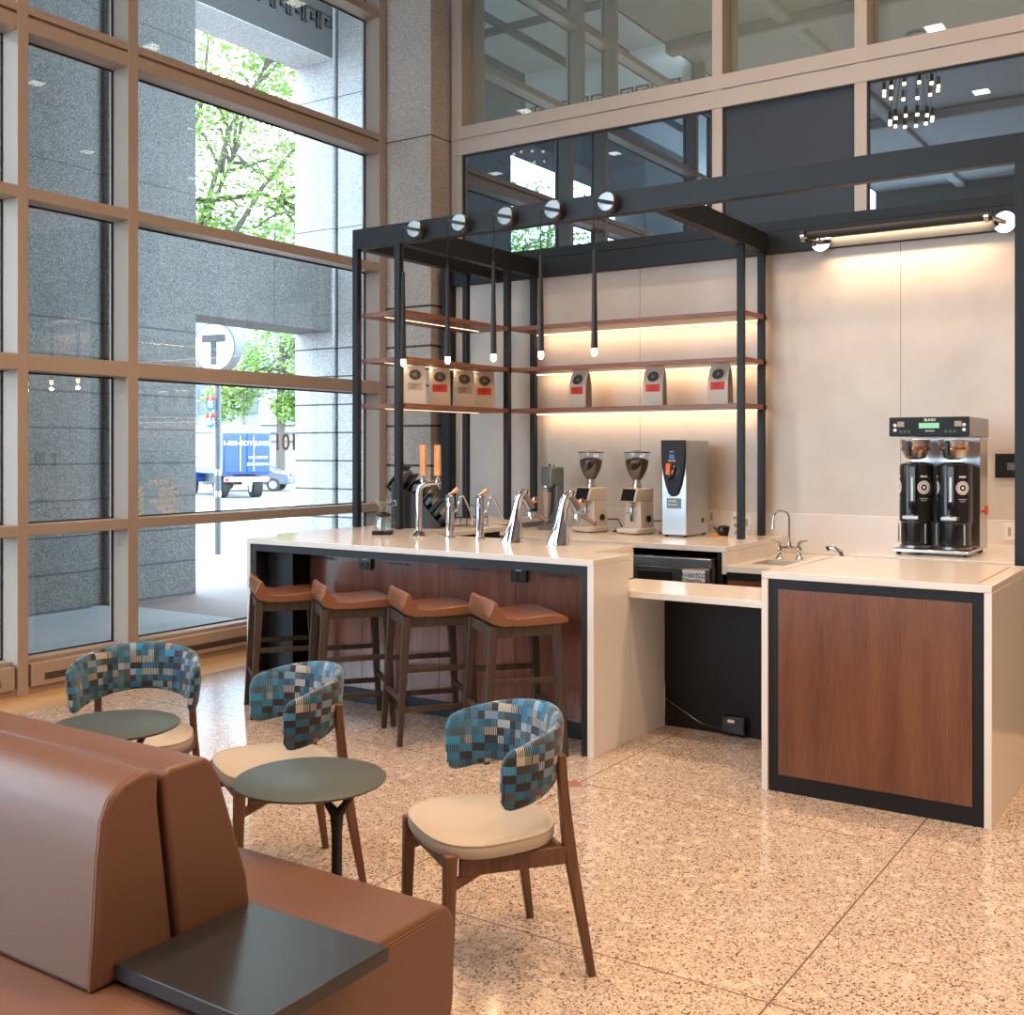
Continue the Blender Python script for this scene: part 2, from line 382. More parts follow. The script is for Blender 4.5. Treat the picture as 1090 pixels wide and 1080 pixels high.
def dup(src, loc, rz, label, group=None):
    r = src.copy(); COL.objects.link(r); r.location = loc; r.rotation_euler = (0, 0, rz); r['label'] = label
    if group: r['group'] = group
    for ch in list(src.children):
        c = ch.copy(); COL.objects.link(c); c.parent = r
        for g in ch.children:
            d = g.copy(); COL.objects.link(d); d.parent = c
    return r
def text(body, size, loc, rot, mat, parent=None, name='lettering', ext=0.001, mirror=False, align='CENTER', sx=1.0):
    cu = D.curves.new(name, 'FONT'); cu.body = body; cu.size = size; cu.extrude = ext; cu.offset = size * .02; cu.align_x = align; cu.align_y = 'CENTER'
    tmp = D.objects.new(name + '_t', cu); COL.objects.link(tmp)
    dg = bpy.context.evaluated_depsgraph_get(); dg.update()
    me = D.meshes.new_from_object(tmp.evaluated_get(dg)); D.objects.remove(tmp)
    me.materials.clear(); me.materials.append(M[mat])
    if mirror or sx != 1.0:
        me.transform(Matrix.Diagonal((-sx if mirror else sx, 1, 1, 1)))
        if mirror: me.flip_normals()
    o = D.objects.new(name, me); COL.objects.link(o); o.location = loc; o.rotation_euler = rot
    if parent is not None: o.parent = parent
    return o
def arc(cx, cy, r, a0, a1, n): return [(cx + r * math.cos(math.radians(a0 + (a1 - a0) * i / n)), cy + r * math.sin(math.radians(a0 + (a1 - a0) * i / n))) for i in range(n + 1)]

# ================================================================ STRUCTURE
XW = -6.85; XG = -7.03; YC = 8.42; YG = 8.45; CZ = 7.6
struct(B(-6.4, 6.0, -9.0, 8.6, -0.12, 0.0).build('floor', 'floor'))
struct(B(-7.06, -6.4, -9.0, 8.6, -0.12, 0.0).build('floor_wood_strip', 'oak')).name = 'trim_1'
ce = MB().box(-7.06, 6.0, -9.0, 8.6, CZ, CZ + 0.15); struct(ce.build('ceiling', 'ceil'))
cr = MB()
for y in (-6.2, -3.3, -0.4, 2.5, 5.4): cr.box(-7.0, 6.0, y - 0.12, y + 0.12, CZ - 0.18, CZ)
for x in (-5.2, -2.1, .75, 3.6): cr.box(x - 0.1, x + 0.1, -9, 8.4, CZ - 0.12, CZ)
struct(cr.build('trim_2', 'ceil', bevel=0.03))
struct(B(5.9, 6.05, -9, 8.6, 0, CZ).build('wall_right', 'wall'))
struct(MB().box(-4.0, 6.0, -9.1, -8.95, 0, CZ).box(-7.06, -4.0, -9.1, -8.95, 6.9, CZ).box(-7.06, -4.0, -9.1, -8.95, 0, .3).build('wall_front', 'wall'))
fw = MB()  # frame of the added front glazing
for x in (-7.0, -5.5, -4.05): fw.box(x, x + .09, -9.12, -8.92, .3, 6.9)
for z in (2.2, 4.5): fw.box(-7.0, -4.0, -9.1, -8.94, z, z + .1)
struct(fw.build('trim_40', 'frame'))
struct(MB().quad((-7, -9.03, .3), (-4, -9.03, .3), (-4, -9.03, 6.9), (-7, -9.03, 6.9)).build('window_40', 'glass', smooth=False))  # unseen glazing added behind the camera to let in cool daylight

# left curtain wall: mullions, transoms, glass
mull = [(8.04, 8.14), (5.20, 5.29), (4.32, 4.40), (1.47, 1.56), (0.60, 0.68), (-2.25, -2.16), (-3.13, -3.05), (-5.98, -5.89), (-6.86, -6.78)]
tr = MB()
for a, b in mull: tr.box(XG - 0.04, XW, a, b, 0, CZ)
struct(tr.build('trim_3', 'frame', bevel=0.004))
th = MB()
for (z0, z1) in ((4.49, 4.592), (4.612, 4.67), (3.36, 3.44), (2.20, 2.31), (1.075, 1.15), (5.78, 5.86), (6.9, 6.98)):
    th.box(XG - 0.03, XW - 0.003, -9, 8.06, z0, z1)
th.box(XG, XW - 0.03, -9, 8.06, 4.58, 4.62)
struct(th.build('trim_4', 'frame', bevel=0.003))
# sill and convector cover with slots
prev = 8.04
k = 5
for a, b in mull[1:]:
    w = MB().box(XG - 0.02, XW + 0.0, b + 0.02, prev - 0.02, 0.05, 0.205).box(XG - 0.02, XW - 0.06, b, prev, 0.205, 0.232).box(XG, XW - 0.02, b, prev, 0.0, 0.05)
    o = struct(w.build('trim_%d' % k, 'frame', bevel=0.003)); k += 1
    sl = MB()
    L = prev - b
    for q in range(4): sl.box(XW + 0.0005, XW + 0.003, b + 0.12, prev - 0.12, 0.085 + q * 0.012, 0.092 + q * 0.012)
    sl.build('grille', 'gasket', o)
    prev = a
gl = 1
prev = 8.04
for a, b in mull[1:] + [(-9, -9)]:
    p = MB(); zs = [(0.232, 1.075), (1.15, 2.20), (2.31, 3.36), (3.44, 4.49), (4.67, 5.78), (5.86, 6.9), (6.98, CZ)]
    for z0, z1 in zs: p.quad((XG, b, z0), (XG, prev, z0), (XG, prev, z1), (XG, b, z1))
    o = struct(p.build('window_%d' % gl, 'glass', smooth=False)); gl += 1
    g = MB()
    for z0, z1 in zs:
        g.box(XG - .006, XG + .006, b, prev, z1 - 0.012, z1); g.box(XG - .006, XG + .006, b, prev, z0, z0 + 0.010)
        g.box(XG - .006, XG + .006, b, b + 0.012, z0, z1); g.box(XG - .006, XG + .006, prev - 0.012, prev, z0, z1)
    g.build('gasket', 'gasket', o)
    prev = a
# corner column and curtain wall above the panel wall
struct(B(-7.06, -6.32, 8.15, 8.62, 0, CZ).build('column', 'g_col', bevel=0.006)).name = 'wall_corner'
sp = [(-6.28, -6.16), (-3.62, -3.53), (-2.46, -2.365), (0.30, 0.39), (3.1, 3.19)]
ct = MB()
for a, b in sp: ct.box(a, b, YC, YC + 0.25, 3.35, CZ)
struct(ct.build('trim_20', 'frame_b', bevel=0.003))
ct = MB().box(-6.28, 6, YC - 0.004, YC + 0.2, 4.45, 4.590).box(-6.28, 6, YC - 0.004, YC + 0.2, 4.602, 4.72).box(-6.28, 6, YC + 0.01, YC + 0.2, 4.585, 4.61)
ct.box(-6.28, 6, YC - 0.002, YC + 0.2, 6.7, 6.86)
struct(ct.build('trim_21', 'frame_b', bevel=0.003))
for i, ((a0, b0), (a1, b1)) in enumerate(zip(sp, sp[1:] + [(6, 6)])):
    m = 'dark_panel' if i == 1 else 'spandrel'
    o = MB().box(b0, a1, YG, YG + 0.03, 3.3, 4.45).build('window_%d' % (20 + i), m, smooth=False); struct(o)
    g = MB().box(b0, b0 + .014, YG - .012, YG, 3.3, 4.45).box(a1 - .014, a1, YG - .012, YG, 3.3, 4.45).box(b0, a1, YG - .012, YG, 4.436, 4.45)
    g.build('gasket', 'gasket', o)
    o = MB().box(b0, a1, YC + .17, YC + 0.2, 4.72, 6.7).build('window_%d' % (30 + i), 'upper_glass', smooth=False); struct(o)
struct(B(-6.3, 6.0, 8.6, 8.75, 0, CZ).build('wall_back', 'wall'))
# panel wall of the bar with header
struct(B(-6.17, 1.2, 8.33, 8.40, 0, 3.19).build('wall_bar', 'panel'))
struct(B(-6.17, 1.2, 8.27, 8.44, 3.19, 3.36).build('trim_22', 'black_steel', bevel=0.004))
struct(B(-6.17, 1.2, 8.30, 8.44, 3.366, 3.45).build('trim_23', 'black_steel', bevel=0.003))
struct(B(-6.25, -6.16, 8.22, 8.44, 0, 3.45).build('trim_24', 'black_steel'))
struct(B(-5.15, 1.2, 8.314, 8.33, 0.86, 1.168).build('baseboard_back', 'quartz', bevel=0.002))

# ================================================================ OUTSIDE
XP = -10.1
o = MB()
n = 26
grid = []
for i in range(n + 1):
    row = []
    for j in range(n + 1):
        # follows the street, dropping gently beyond the arcade
        x = -7.06 - i * 3.2; y = -30 + j * 4.6
        d = 0.55 * -x + 0.83 * y
        z = -0.01 - max(0.0, min(1.0, (d - 17) / 22.0)) * 0.5
        row.append(o.bm.verts.new((x, y, z)))
    grid.append(row)
for i in range(n):
    for j in range(n): o.bm.faces.new((grid[i][j], grid[i + 1][j], grid[i + 1][j + 1], grid[i][j + 1]))
struct(o.build('ground', 'paving')).name = 'floor_outside'
def pier(y0, y1, nm, mat='g_shaded', groove=None):
    b = MB()
    if groove:
        b.box(XP - .7, XP, y0, groove[0], -.2, 8.2).box(XP - .7, XP - .09, groove[0], groove[1], -.2, 8.2).box(XP - .7, XP, groove[1], y1, -.2, 8.2)
    else: b.box(XP - .7, XP, y0, y1, -.2, 8.2)
    return struct(b.build(nm, mat, bevel=0.01))
pier(1.7, 8.6, 'wall_pier_left', groove=(7.215, 7.42))
pier(-5.2, -3.2, 'wall_pier_far')
struct(MB().box(XP - .69, XP, 10.896, 12.6, -.2, 8.2).box(XP + 0.06, -7.06, 10.93, 12.6, -.2, 8.2).build('wall_pier_right', 'g_lit', bevel=0.01))
struct(MB().box(XP - .66, XP - .03, 8.6, 10.9, 3.23, 4.27).build('wall_lintel', 'g_shaded', bevel=0.008))
for q, yy in enumerate((9.86,)):
    struct(B(XP - .031, XP - .0285, yy, yy + .012, 3.23, 4.27).build('trim_30', 'ink'))
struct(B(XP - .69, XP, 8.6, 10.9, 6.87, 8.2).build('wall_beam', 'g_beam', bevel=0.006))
struct(B(XP - .68, XP - .005, 8.6, 10.9, 6.855, 6.872).build('trim_31', 'g_lit'))
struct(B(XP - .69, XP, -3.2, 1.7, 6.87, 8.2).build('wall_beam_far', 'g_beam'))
struct(B(XP, -7.06, 1.35, 1.55, 6.87, 8.2).build('wall_beam_cross', 'soffit'))
struct(MB().box(XP - .69, -7.06, -9, 12.6, 8.0, 8.2).build('ceiling_arcade', 'soffit'))
ac = MB()
for yy in (-1.5, 3.5, 5.5, 7.5, 9.5): ac.box(XP, -7.06, yy, yy + .08, 7.9, 8.0)
for xx in (-8.2, -9.2): ac.box(xx, xx + .08, -3, 10.9, 7.9, 8.0)
struct(ac.build('trim_32', 'g_beam'))
# greek key frieze built of square strips
def meander(mb, put, n, u):
    # one unit is 8u wide, 7u tall
    path = [(0, 0), (0, 6), (6, 6), (6, 2), (3, 2), (3, 4), (4.2, 4)]
    for q in range(n):
        ox = q * 8 * u
        segs = list(zip(path, path[1:])) + [((0, 0), (-2, 0)), ((-2, 0), (-2, 6))]
        for (a, b) in segs:
            x0, x1 = sorted((a[0], b[0])); y0, y1 = sorted((a[1], b[1]))
            put(mb, ox + (x0 - .4) * u, ox + (x1 + .4) * u, (y0 - .4) * u, (y1 + .4) * u)
mm = MB(); u = 0.034
meander(mm, lambda m_, a, b, c, d: m_.box(XP, XP + .02, 8.75 + a, 8.75 + b, 7.2 + c, 7.2 + d), 8, u)
struct(mm.build('trim_33', 'meander', smooth=False))
mm = MB()
meander(mm, lambda m_, a, b, c, d: m_.box(XP + .2 + a, XP + .2 + b, 1.55, 1.57, 7.2 + c, 7.2 + d), 10, u)
struct(mm.build('trim_34', 'meander', smooth=False))

def up(x, y_, Dd):   # a spot Dd metres ahead, x metres to the side of the street axis
    Fv = Vector((-math.sin(TH), math.cos(TH), 0)); Rv = Vector((math.cos(TH), math.sin(TH), 0))
    p = Fv * Dd + Rv * x; return Vector((p.x, p.y, y_))
bark = plain('bark', (0.10, 0.08, 0.065), 0.9, 0, bump=1, bscale=30)
leaf = plain('spring leaves', (0.26, 0.40, 0.09), 0.6, 0, var=0.35, vscale=2)
leaf.node_tree.nodes['Principled BSDF'].inputs['Transmission Weight'].default_value = 0.0
def tree(base, h, blobs, label, nleaf, seed, tr_r=0.22, lsize=0.11):
    rnd = random.Random(seed); base = Vector(base)
    t = thing('street_tree', label, 'tree', base, group='street trees outside the windows')
    tk = MB(); top = Vector((0.3, -.2, h))
    tk.tube([(0, 0, -.3), (0.05, 0, h * .35), (0.15, -.1, h * .7), top], [tr_r * 1.2, tr_r, tr_r * .8, tr_r * .5], 10)
    for (c, r) in blobs:
        c = Vector(c); st = Vector((0.1, 0, h * rnd.uniform(.5, .95)))
        mid = (st + c) / 2 + Vector((rnd.uniform(-.4, .4), rnd.uniform(-.4, .4), .3))
        tk.tube([st, mid, c], [tr_r * .45, tr_r * .3, .03], 6)
        for q in range(9):
            d = Vector((rnd.gauss(0, 1), rnd.gauss(0, 1), rnd.gauss(0, .7))).normalized()
            m2 = c + d * r * .5 + Vector((0, 0, rnd.uniform(-.2, .2)))
            tk.tube([mid.lerp(c, rnd.uniform(.3, 1)), m2, c + d * r * .95], [.05, .03, .012], 5)
    tk.build('trunk', bark, t)
    lf = MB()
    for q in range(nleaf):
        c, r = blobs[rnd.randrange(len(blobs))]; c = Vector(c)
        # leaves gather in sprays
        d = Vector((rnd.gauss(0, 1), rnd.gauss(0, 1), rnd.gauss(0, .75))).normalized() * r * rnd.uniform(.25, 1) ** .5
        p0 = c + d
        for w in range(3):
            p = p0 + Vector((rnd.uniform(-.3, .3), rnd.uniform(-.3, .3), rnd.uniform(-.12, .12)))
            a = Vector((rnd.gauss(0, 1), rnd.gauss(0, 1), rnd.gauss(0, .4))).normalized(); b = a.cross(Vector((rnd.gauss(0, .4), rnd.gauss(0, .4), 1))).normalized()
            s1, s2 = lsize * rnd.uniform(.7, 1.3), lsize * .5
            lf.quad(p - a * s1, p - b * s2, p + a * s1, p + b * s2)
    lf.build('foliage', leaf, t, smooth=False)
    return t
tA = up(-6.9, 0, 23)
tree(tA, 7.5, [((1.2, .5, 8.0), 1.5), ((2.4, 1.2, 6.6), 1.3), ((.4, .4, 9.4), 1.5), ((3.0, 1.6, 9.0), 1.5), ((1.6, 1.0, 5.4), 1.0), ((2.0, 1.2, 10.6), 1.3), ((0.2, 0, 6.4), 1.1)],
     'slender street tree just beyond the granite arcade, crown filling the upper panes', 3600, 3, .16, .085)
tree(up(-12.75, -.5, 60.5), 8.0, [((0, 0, 7.5), 2.2), ((1.2, .8, 5.6), 1.6), ((-1.6, -1.0, 6.2), 1.7), ((-2.6, -1.4, 4.8), 1.3), ((1.2, .4, 9.0), 1.8), ((.6, .2, 4.4), 1.0)],
     'street tree with thick trunk on the far sidewalk behind the grey sedan', 2600, 5, .24, .15)
tree((-16.5, -9.5, 0), 6.5, [((0, 0, 7.5), 1.8), ((.8, 1.2, 6), 1.5), ((-1, -1.4, 6.4), 1.6), ((0.4, 2.6, 6.8), 1.6), ((-.5, 2.8, 8.2), 1.3), ((.5, -3, 6.5), 1.5), ((.8, 4.2, 6.0), 1.4)],
     'street tree seen mirrored in the dark glass above the bar', 3200, 9, .17, .09)

# building across the street
bp = up(-16.2, -.5, 71)
bl = thing('stone_building', 'pale stone building with tall pilasters and clock plaque across the street', 'building', bp, TH)
M['stone'] = plain('pale limestone', (0.30, 0.31, 0.32), 0.8, var=.1, vscale=.3)
M['bwin'] = plain('dark street window', (0.10, 0.12, 0.13), 0.2)
B(-14, 14, 0, 8, 0, 17).build('facade', 'stone', bl)
B(-14, 14, -.7, 0, 3.2, 3.7).build('ledge', 'stone', bl, bevel=.08)
B(-14, 14, -.35, 0, 2.7, 3.2).build('cornice', 'stone', bl, bevel=.05)
for q in range(18): B(-13.6 + q * 1.5, -13.1 + q * 1.5, -.4, 0, 3.7, 17).build('pilaster', 'stone', bl, bevel=.05)
for q in range(8): B(-13.0 + q * 3.0, -12.2 + q * 3.0, -.05, 0, 4.4, 9.2).build('window', 'bwin', bl)
pq = B(0.05, 3.2, -.9, -.5, 3.7, 6.6).build('plaque', 'stone', bl, bevel=.05)
for q in range(12):
    r = MB(); a = q * PI / 6; r.bar((1.7 + .75 * math.sin(a), -.93, 5.4 + .75 * math.cos(a)), (1.7 + 1.05 * math.sin(a), -.93, 5.4 + 1.05 * math.cos(a)), .14, .06)
    r.build('clock_mark', 'ink', pq)

# transit sign and pole
ps = thing('transit_sign', 'round white transit sign with black letter T on a tall dark pole', 'sign', (-13.75, 12.15, -0.01))
M['pole'] = plain('pole paint', (0.09, 0.10, 0.11), 0.5)
MB().tube([(0, 0, -.05), (0, 0, 3.2)], .05, 12).build('pole', 'pole', ps)
for zz in (.9, 1.25): MB().lathe([(.051, zz), (.058, zz + .05), (.051, zz + .1)], seg=12).build('pole_band', 'steel', ps)
drum = MB()
pr = [(math.cos(2 * PI * q / 48) * .40, 3.31 + math.sin(2 * PI * q / 48) * .40) for q in range(48)]
drum.prism(pr, -.10, .10, 'y')
so = drum.build('sign_drum', 'pole', ps, rot=(0, 0, TH - .35))
pr2 = [(math.cos(2 * PI * q / 48) * .37, 3.31 + math.sin(2 * PI * q / 48) * .37) for q in range(48)]
fc = MB().prism(pr2, -.112, -.101, 'y').build('sign_face', 'white', so)
MB().box(-.22, .22, -.120, -.113, 3.39, 3.51).box(-.055, .055, -.120, -.113, 3.03, 3.40).build('sign_letter', 'ink', so)
def route(z, body, label):
    s = thing('route_sign', label, 'sign', (-13.75, 12.15, z), TH, group='route markers on the transit pole')
    pl = MB().prism([(-.13, -.02), (-.11, -.13), (0, -.21), (.11, -.13), (.13, -.02), (.13, .07), (-.13, .07)], -.075, -.06, 'y').build('shield', 'blue_ink', s)
    MB().prism([(-.13, .07), (.13, .07)] + arc(0, .07, .13, 0, 180, 12)[1:-1], -.076, -.059, 'y').build('cap', 'red', s)
    text(body, .14, (0, -.08, -.03), (PI / 2, 0, 0), 'white', s)
    text('F', .13, (0, -.08, .12), (PI / 2, 0, 0), 'white', s)
    for ch in s.children: ch.location.x = ch.location.x * .62 - .1; ch.location.z *= .62; ch.scale = (.62, 1, .62)
route(2.40, '85', 'red and blue route marker 85 on the pole, upper one')
route(2.125, '85A', 'red and blue route marker 85A on the pole, lower one')

# truck
tk = thing('box_truck', 'blue and white box truck parked on the street, rear doors facing the window', 'truck', up(-11.70, -.5, 48.5), TH + .52)
M['truck_blue'] = plain('truck blue', (0.006, 0.045, 0.24), 0.35)
M['rubber'] = plain('tyre rubber', (0.03, 0.03, 0.03), 0.8)
B(-1.05, 1.05, 0, 5.2, 1.05, 2.9).build('cargo_box', 'truck_blue', tk, bevel=.04)
for sx in (-1, 1):
    dr = B(min(sx * .02, sx * .98), max(sx * .02, sx * .98), -.05, -.005, 1.15, 2.82).build('door', 'truck_blue', tk, bevel=.02)
    MB().tube([(sx * .3, -.08, 1.2), (sx * .3, -.08, 2.75)], .02, 6).build('latch_bar', 'steel', dr)
B(-1.07, 1.07, .0, .1, 2.88, 2.95).build('top_rail', 'white', tk)
B(-1.1, -1.052, .4, 4.9, 1.9, 2.5).build('side_banner', 'white', tk); B(-1.1, -1.052, .1, 5.0, 1.35, 1.6).build('side_stripe', 'white', tk)
B(-.95, .95, -.1, .25, .72, .95).build('bumper', 'steel_dark', tk, bevel=.02)
B(-1.0, -.8, -.12, -.09, .75, .9).build('tail_light', 'red', tk); B(.8, 1.0, -.12, -.09, .75, .9).build('tail_light', 'orange', tk)
B(-.22, .22, -.12, -.1, .6, .8).build('licence_plate', 'white', tk)
B(-.5, .5, .3, 7, .6, 1.05).build('chassis', 'black_metal', tk)
B(-1.0, 1.0, 5.4, 7.3, .6, 2.6).build('cab', 'truck_blue', tk, bevel=.15)
def wheel(parent, x, y, rr, w, name='wheel'):
    wo = MB().tube([(x - w / 2, y, rr), (x + w / 2, y, rr)], rr, 24).build(name, 'rubber', parent, bevel=.03)
    MB().tube([(x - w / 2 - .01, y, rr), (x + w / 2 + .01, y, rr)], rr * .55, 16).build('hub', 'steel', wo)
for sx in (-.78, .78):
    wheel(tk, sx, 1.3, .48, .45); wheel(tk, sx, 6.3, .48, .28)
text('1-800-GOT-JUNK?', .27, (0, -.07, 2.42), (PI / 2, 0, 0), 'white', tk, ext=.01)
text('FULL SERVICE', .14, (.5, -.07, 1.8), (PI / 2, 0, 0), 'white', tk, ext=.01)
text('JUNK REMOVAL', .14, (.5, -.07, 1.5), (PI / 2, 0, 0), 'white', tk, ext=.01)

# sedan
cb = up(-13.7, -.5, 57.5); car = thing('sedan', 'grey sedan parked behind the blue truck', 'car', cb, TH)
M['car_paint'] = plain('grey car paint', (0.22, 0.23, 0.27), 0.25, 0.5)
prof = [(-2.25, .35), (2.2, .35), (2.28, .6), (2.25, .95), (1.5, 1.05), (.95, 1.4), (-.45, 1.45), (-1.2, 1.05), (-2.1, .9), (-2.3, .6)]
MB().prism(prof, -.85, .85, 'y').build('body', 'car_paint', car, bevel=.1)
MB().prism([(-1.0, 1.05), (-.42, 1.38), (.85, 1.34), (1.3, 1.05)], -.87, .87, 'y').build('window', 'bwin', car, bevel=.02)
B(2.1, 2.29, -.8, -.45, .72, .9).build('tail_light', 'red', car)
for xx in (-1.4, 1.4):
    wo = MB().tube([(xx, -.9, .34), (xx, -.65, .34)], .34, 24).build('wheel', 'rubber', car, bevel=.02)
    MB().tube([(xx, -.92, .34), (xx, -.9, .34)], .22, 12).build('rim', 'steel', wo)
    MB().tube([(xx, .65, .34), (xx, .9, .34)], .34, 24).build('wheel', 'rubber', car)

# decals on the window glass
dc = thing('hours_decal', 'white opening hours lettering on the glass beside the mullion', 'decal', (XG + .004, 5.60, 1.13), PI / 2)
for i, (d, h) in enumerate((('HOURS', ''), ('Monday', '7am-'), ('Tuesday', '7am-'), ('Wednesday', '7am-'), ('Thursday', '7am-'), ('Friday', '7am-'))):
    if i == 0: text('HOURS', .058, (.02, 0, .275), (PI / 2, 0, 0), 'white', dc, mirror=True, ext=.0005)
    else:
        text(d, .056, (.20, 0, .27 - i * .045), (PI / 2, 0, 0), 'white', dc, mirror=True, ext=.0005, align='LEFT')
        text(h, .056, (-.12, 0, .27 - i * .045), (PI / 2, 0, 0), 'white', dc, mirror=True, ext=.0005, align='LEFT')
d2 = thing('number_decal', 'bronze number lettering 101 on the glass in front of the street', 'decal', (XG + .004, 6.98, 1.72), PI / 2)
text('101', .20, (0, 0, 0), (PI / 2, 0, 0), 'frame', d2, mirror=True, ext=.0005)

# ================================================================ BAR ISLAND
T = 1.067
bar = thing('bar_counter', 'long white quartz bar counter with recessed walnut front', 'counter', (0, 0, 0))
q = MB().prism([(-5.58, 5.18), (-2.91, 5.18), (-2.91, 5.60), (-3.16, 5.60), (-3.16, 6.13), (-4.76, 6.13), (-4.76, 7.145), (-5.16, 7.145), (-5.16, 8.31), (-5.70, 8.31), (-5.70, 5.58), (-5.58, 5.58)], T - .035, T, 'z')
q.build('countertop', 'quartz', bar, bevel=.003)
B(-2.95, -2.91, 5.182, 5.60, 0, T - .035).build('end_panel', 'quartz', bar, bevel=.002)
B(-2.95, -2.91, 5.602, 6.05, 0, .822).build('end_panel', 'quartz', bar)
B(-3.20, -3.16, 5.60, 6.13, .865, T - .035).build('end_panel', 'quartz', bar)
B(-3.16, -2.95, 5.585, 5.602, .0, T - .035).build('return_panel', 'quartz', bar)
B(-5.58, -5.55, 5.182, 5.58, 0, T - .035).build('end_panel', 'quartz', bar, bevel=.002)
tm = MB().box(-5.55, -5.50, 5.19, 5.46, 0, T - .035).box(-2.99, -2.951, 5.19, 5.46, 0, T - .035).box(-5.50, -2.99, 5.19, 5.46, .985, T - .036)
tm.build('black_trim', 'black_steel', bar)
B(-5.50, -5.27, 5.30, 5.47, 0, .985).build('niche_panel', 'black_lam', bar)
B(-5.50, -2.99, 5.475, 5.50, .0, .10).build('kick_plate', 'black_steel', bar)
B(-5.66, -3.17, 5.50, 6.08, .0, T - .036).build('carcass', 'black_lam', bar)
B(-5.66, -4.84, 6.08, 7.12, 0, T - .036).build('carcass', 'black_lam', bar)
dx = [(-5.27, -4.80), (-4.80, -4.17), (-4.17, -3.60), (-3.60, -2.99)]
hx = [-5.128, -4.487, -3.926, -3.309]
for (a, b), h in zip(dx, hx):
    dd = B(a + .0015, b - .0015, 5.462, 5.50, .10, .985).build('door', 'bar_wood', bar)
    MB().box(h - .075, h + .075, 5.44, 5.452, .928, .937).box(h - .055, h - .045, 5.45, 5.462, .928, .937).box(h + .045, h + .055, 5.45, 5.462, .928, .937).build('handle', 'black_metal', dd)
for x, lb in ((-4.763, 'black power outlet plate on the bar front, the left one'), (-3.563, 'black power outlet plate on the bar front, the right one')):
    ot = thing('power_outlet', lb, 'outlet', (x, 5.462, .915), group='outlets in the bar front')
    B(-.055, .055, -.022, 0, -.035, .05).build('plate', 'black_plastic', ot, bevel=.004)
    B(-.02, .02, -.024, -.022, .03, .042).build('sticker', 'white', ot)
    MB().box(-.035, -.012, -.025, -.022, -.02, .015).box(.012, .035, -.025, -.022, -.02, .015).build('socket', 'black_lam', ot)

sh = thing('handoff_shelf', 'low white quartz hand-off shelf bridging bar and wood-fronted block', 'counter')
MB().prism([(-3.155, 5.605), (-2.905, 5.605), (-2.905, 5.58), (-1.965, 5.58), (-1.965, 6.14), (-3.155, 6.14)], .823, .860, 'z').build('top', 'quartz', sh, bevel=.003)
B(-2.905, -1.965, 6.05, 6.13, 0, .822).build('back_panel', 'black_lam', sh)
ob = thing('floor_outlet_box', 'small black outlet box low on the dark panel under the shelf', 'outlet', (-2.45, 6.045, .02))
B(-.07, .07, -.05, 0, 0, .10).build('box', 'black_plastic', ob, bevel=.006); B(-.03, .01, -.052, -.05, .065, .082).build('sticker', 'white', ob)
MB().tube([(-.44, -.02, .15), (-.35, -.02, .10), (-.21, -.02, .03), (-.09, -.02, .015), (-.06, -.02, .03)], .006, 6).build('power_cord', 'black_plastic', ob)

bk = thing('counter_block', 'square white quartz counter block with walnut front panel', 'counter')
MB().box(-1.96, -.91, 5.16, 6.14, T - .032, T).build('top', 'quartz', bk, bevel=.003)
B(-1.96, -1.928, 5.162, 6.14, 0, T - .032).build('end_panel', 'quartz', bk, bevel=.002)
B(-.942, -.91, 5.162, 6.14, 0, T - .032).build('end_panel', 'quartz', bk, bevel=.002)
B(-1.928, -.942, 5.176, 6.10, 0, T - .033).build('black_frame', 'black_lam', bk)
B(-1.878, -.992, 5.170, 5.18, .085, .985).build('front_panel', 'walnut', bk, bevel=.001)
MB().box(-1.90, -1.892, 5.24, 6.06, T, T + .0012).box(-.985, -.977, 5.24, 6.06, T, T + .0012).build('groove', plain('groove shadow line', (.35, .22, .12), .6), bk)

# back counter
bc = thing('back_counter', 'raised white quartz back counter along the lit panel wall', 'counter')
B(-5.155, -2.97, 7.15, 8.31, .950, .99).build('top', 'quartz', bc, bevel=.003)
B(-3.0, -2.97, 7.152, 8.31, .80, .95).build('end_panel', 'quartz', bc)
B(-3.04, -3.0, 7.17, 7.9, .0, .95).build('inner_frame', 'black_lam', bc)
B(-5.15, -3.70, 7.2, 8.3, .1, .95).build('carcass', 'black_lam', bc)
B(-3.70, -3.04, 7.9, 8.3, .0, .95).build('carcass', 'black_lam', bc)
fr = thing('undercounter_fridge', 'stainless undercounter fridge beneath the back counter', 'refrigerator', (-3.36, 7.1, 0))
B(-.33, .31, .03, .75, .05, .905).build('cabinet', 'steel_dark', fr, bevel=.003)
B(-.33, .31, -.03, .06, .845, .905).build('lid', 'steel', fr, bevel=.004)
dd = B(-.31, .30, -.03, .03, .12, .835).build('door', 'steel_dark', fr, bevel=.004)
B(-.25, .02, -.034, -.028, .70, .80).build('handle', 'black_plastic', dd)
B(.10, .27, -.034, -.031, .745, .825).build('brand_plate', 'white', dd)
text('AVANTCO', .045, (.185, -.036, .787), (PI / 2, 0, 0), 'blue_ink', dd, sx=.85)
MB().tube([(.10, -.036, .765), (.16, -.036, .752), (.22, -.036, .758), (.245, -.036, .752)], .003, 5).build('logo_swoosh', 'ink', dd)
sk = thing('sink_counter', 'white quartz sink counter beside the wood-fronted block', 'counter')
s = MB(); x0, x1, y0, y1, zt, zb = -2.968, -1.0, 7.13, 8.312, .86, .82
hx0, hx1, hy0, hy1 = -2.88, -2.52, 7.38, 7.72
s.box(x0, hx0, y0, y1, zb, zt).box(hx1, x1, y0, y1, zb, zt).box(hx0, hx1, y0, hy0, zb, zt).box(hx0, hx1, hy1, y1, zb, zt)
s.build('top', 'quartz', sk)
